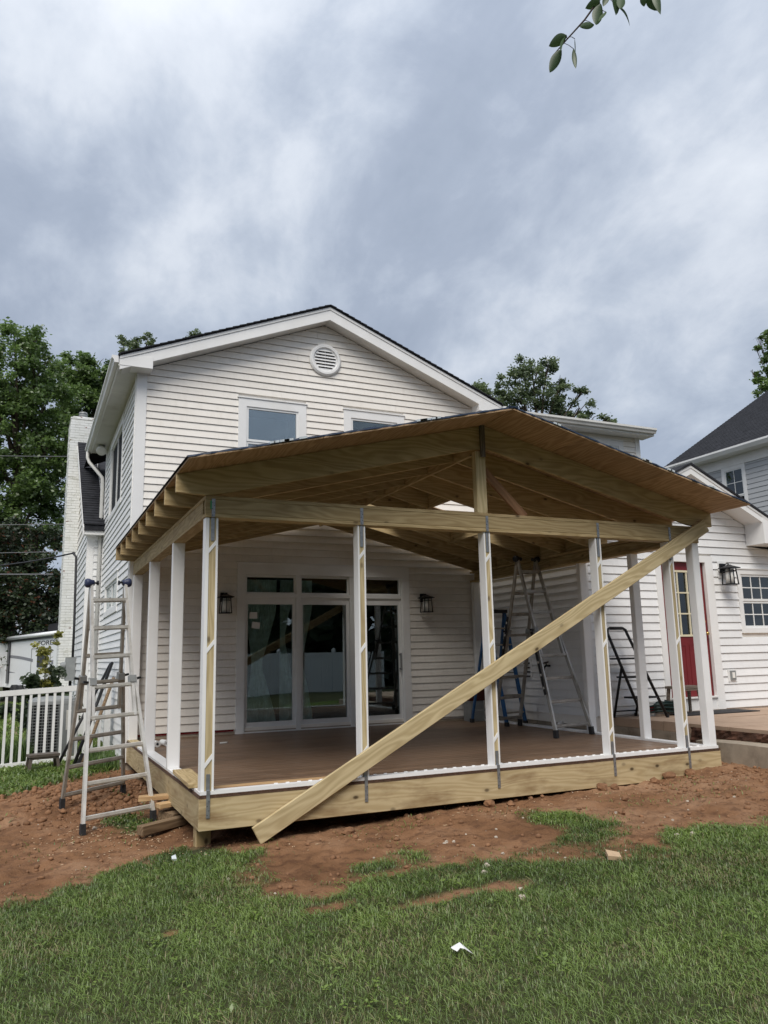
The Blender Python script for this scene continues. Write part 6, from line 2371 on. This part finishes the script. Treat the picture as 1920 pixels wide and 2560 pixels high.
def grass(n, x0, x1, y0, y1, hmin, hmax, width, dens_pow=0.0):
    x = GR.uniform(x0, x1, n)
    y = GR.uniform(y0, y1, n)
    dm_ = dirt_mask(x, y)
    patch = vnoise(x, y, 1.3) * 0.5 + vnoise(x, y, 4.2) * 0.5
    keep = GR.random(n) < np.clip((1 - dm_ * 1.02), 0.0, 1) * np.clip(0.62 + 0.7 * patch, 0, 1) + 0.05 * np.clip((vnoise(x, y, 2.6) * 0.6 + vnoise(x, y, 9) * 0.4 - 0.56) * 6, 0, 1)
    under = (x > -0.03) & (x < 6.5) & (y > 0.02)
    under |= (x > 6.6) & (y > -2.5)
    keep &= ~under
    x, y, patch, dm_ = x[keep], y[keep], patch[keep], dm_[keep]
    n = len(x)
    z = ground_z(x, y)
    d = np.hypot(x - CAM.x, y - CAM.y)
    tuft = vnoise(x, y, 6.5)
    h = (hmin + (hmax - hmin) * GR.random(n) ** 1.5) * (0.7 + 0.55 * tuft) * np.where(dm_ > 0.3, 0.75, 1)
    ang = GR.uniform(0, 2 * np.pi, n)
    # blades flop together in tufts
    ang = ang + vnoise(x, y, 5.0) * 5.0
    lean = h * (0.35 + 1.9 * GR.random(n) ** 1.2)
    w_ = width * (0.7 + 0.6 * GR.random(n)) * np.clip(d / 5.0, 0.8, 2.2)
    dx, dy = np.cos(ang), np.sin(ang)
    px, py = -dy, dx
    P = lambda f, l, ww: np.stack([x + dx * lean * l + px * ww, y + dy * lean * l + py * ww, z + h * f], 1)
    v = np.stack([P(-0.05, 0, -w_ / 2), P(-0.05, 0, w_ / 2), P(0.62, 0.35, -w_ * 0.42), P(0.62, 0.35, w_ * 0.42), P(0.92, 0.85, -w_ * 0.2), P(0.90, 0.90, w_ * 0.2)], 1).reshape(-1, 3)
    base = (np.arange(n) * 6)[:, None]
    f = np.concatenate([base + np.array([0, 1, 3, 2]), base + np.array([2, 3, 5, 4])], 1).reshape(-1)
    tone = np.clip(0.0 + 0.42 * vnoise(x, y, 0.9) + 0.40 * vnoise(x, y, 3.1) + 0.55 * (GR.random(n) - 0.4) + 0.18 * (tuft - 0.5), 0, 1)
    tn = np.stack([tone * 0.55, tone * 0.55, tone, tone, np.minimum(1, tone * 1.15), np.minimum(1, tone * 1.15)], 1).reshape(-1)
    dry = (GR.random(n) < 0.05 + 0.30 * np.clip((vnoise(x, y, 1.6) * 0.6 + vnoise(x, y, 4.5) * 0.4 - 0.55) * 5, 0, 1) + 0.25 * dm_).astype(np.int32)
    return v, f, tn, np.repeat(dry, 2)


parts_ = [grass(370000, -4.2, 6.2, -5.6, 0.3, 0.015, 0.046, 0.0036), grass(20000, -3.2, -0.03, 0.3, 2.2, 0.02, 0.05, 0.005), grass(42000, -3.6, 0.0, 2.0, 11.0, 0.04, 0.10, 0.008), grass(30000, 6.2, 9.0, -6.0, -1.5, 0.03, 0.07, 0.007), grass(30000, -9, 0.0, 11, 30, 0.05, 0.14, 0.02)]
off, V_, F_, T_, M_ = 0, [], [], [], []
for v, f, tn, mi_ in parts_:
    V_.append(v)
    F_.append(f + off)
    T_.append(tn)
    M_.append(mi_)
    off += len(v)
me = numpy_mesh('grass', np.concatenate(V_), np.concatenate(F_), 4, ['grass', 'grass_dry'], {'tone': np.concatenate(T_)}, np.concatenate(M_))
o = obj_mesh('grass', me, Matrix.Identity(4))
props(o, 'green lawn grass growing up to the bare clay', None, None, 'stuff')

# low broad-leaved weeds and clover among the grass
n = 420
x, y = GR.uniform(-4, 6, n), GR.uniform(-5.4, -0.3, n)
k = (dirt_mask(x, y) < 0.75) & (vnoise(x, y, 0.8) > 0.42)
x, y = x[k], y[k]
n = len(x)
q = 9
cx_, cy_ = np.repeat(x, q) + GR.normal(0, 0.03, n * q), np.repeat(y, q) + GR.normal(0, 0.03, n * q)
cz_ = ground_z(cx_, cy_) + 0.018 + 0.022 * GR.random(n * q)
s = 0.008 + 0.008 * GR.random(n * q)
a = GR.uniform(0, 6.28, n * q)
ux, uy = np.cos(a) * s, np.sin(a) * s
tz = GR.normal(0, 0.35, n * q) * s
v = np.stack([np.stack([cx_ - ux, cy_ - uy, cz_ - tz], 1), np.stack([cx_ + uy * 0.8, cy_ - ux * 0.8, cz_ + 0.003], 1), np.stack([cx_ + ux, cy_ + uy, cz_ + tz], 1), np.stack([cx_ - uy * 0.8, cy_ + ux * 0.8, cz_ + 0.003], 1)], 1).reshape(-1, 3)
o = obj_mesh('lawn_weeds', numpy_mesh('lawn_weeds', v, np.arange(len(v)), 4, 'grass', {'tone': np.repeat(np.repeat(GR.uniform(0.35, 0.8, n), q), 4)}), Matrix.Identity(4))
props(o, 'small clover and broad leaved weeds in the lawn', None, None, 'stuff')

# loose crumbs of clay over the dug ground
bm = bmesh.new()
bmesh.ops.create_icosphere(bm, subdivisions=1, radius=1)
cvs = np.array([v_.co[:] for v_ in bm.verts])
cfs = np.array([[v_.index for v_ in f_.verts] for f_ in bm.faces])
bm.free()
n = 9000
x = np.concatenate([GR.uniform(-3.2, 7.5, n), GR.normal(-0.75, 0.45, 2600), GR.uniform(5.0, 7.4, 1200)])
y = np.concatenate([GR.uniform(-2.9, 5.8, n), GR.normal(3.5, 0.8, 2600), GR.uniform(-2.2, -0.2, 1200)])
k = (dirt_mask(x, y) > 0.5) & (GR.random(len(x)) < 0.25 + vnoise(x, y, 2.2)) & ~((x > 0.1) & (x < 6.4) & (y > 0.6))
x, y = x[k], y[k]
n = len(x)
r = 0.004 + 0.026 * GR.random(n) ** 4.5
r = np.where((np.abs(x + 0.75) < 1.0) & (y > 2.4), r * 1.7, r)
sc = r[:, None] * (0.7 + 0.6 * GR.random((n, 3))) * np.array([1, 1, 0.75])
jit = 1 + 0.3 * (GR.random((n, len(cvs), 1)) - 0.5)
v = cvs[None] * jit * sc[:, None, :] + np.stack([x, y, ground_z(x, y) + r * 0.25], 1)[:, None, :]
f = (cfs[None] + (np.arange(n) * len(cvs))[:, None, None]).reshape(-1)
pale = np.repeat(((GR.random(n) < 0.06) & (r < 0.011)).astype(np.int32), len(cfs))
me = numpy_mesh('clay_crumbs', v.reshape(-1, 3), f, 3, ['clod', 'pebble'], None, pale)
o = obj_mesh('clay_crumbs', me, Matrix.Identity(4))
props(o, 'loose crumbs of red clay scattered over the dug ground', None, None, 'stuff')
for i, (x, y, r_) in enumerate(((3.05, -0.06, 0.06), (3.3, -0.09, 0.05), (4.55, -0.07, 0.07), (4.75, -0.05, 0.05), (5.55, -0.08, 0.07), (5.3, -0.10, 0.06), (5.9, -0.06, 0.06), (3.95, -1.05, 0.05), (4.4, -0.62, 0.045), (2.2, -0.1, 0.05))):
    rock('clod', x, y, r_, 'clod', 'lump of red clay lying right against the porch rim board' if y > -0.2 else 'lump of red clay out on the dug ground before the porch', 'clod', 'clay lumps near the porch rim', seed=70 + i, sq=0.75)
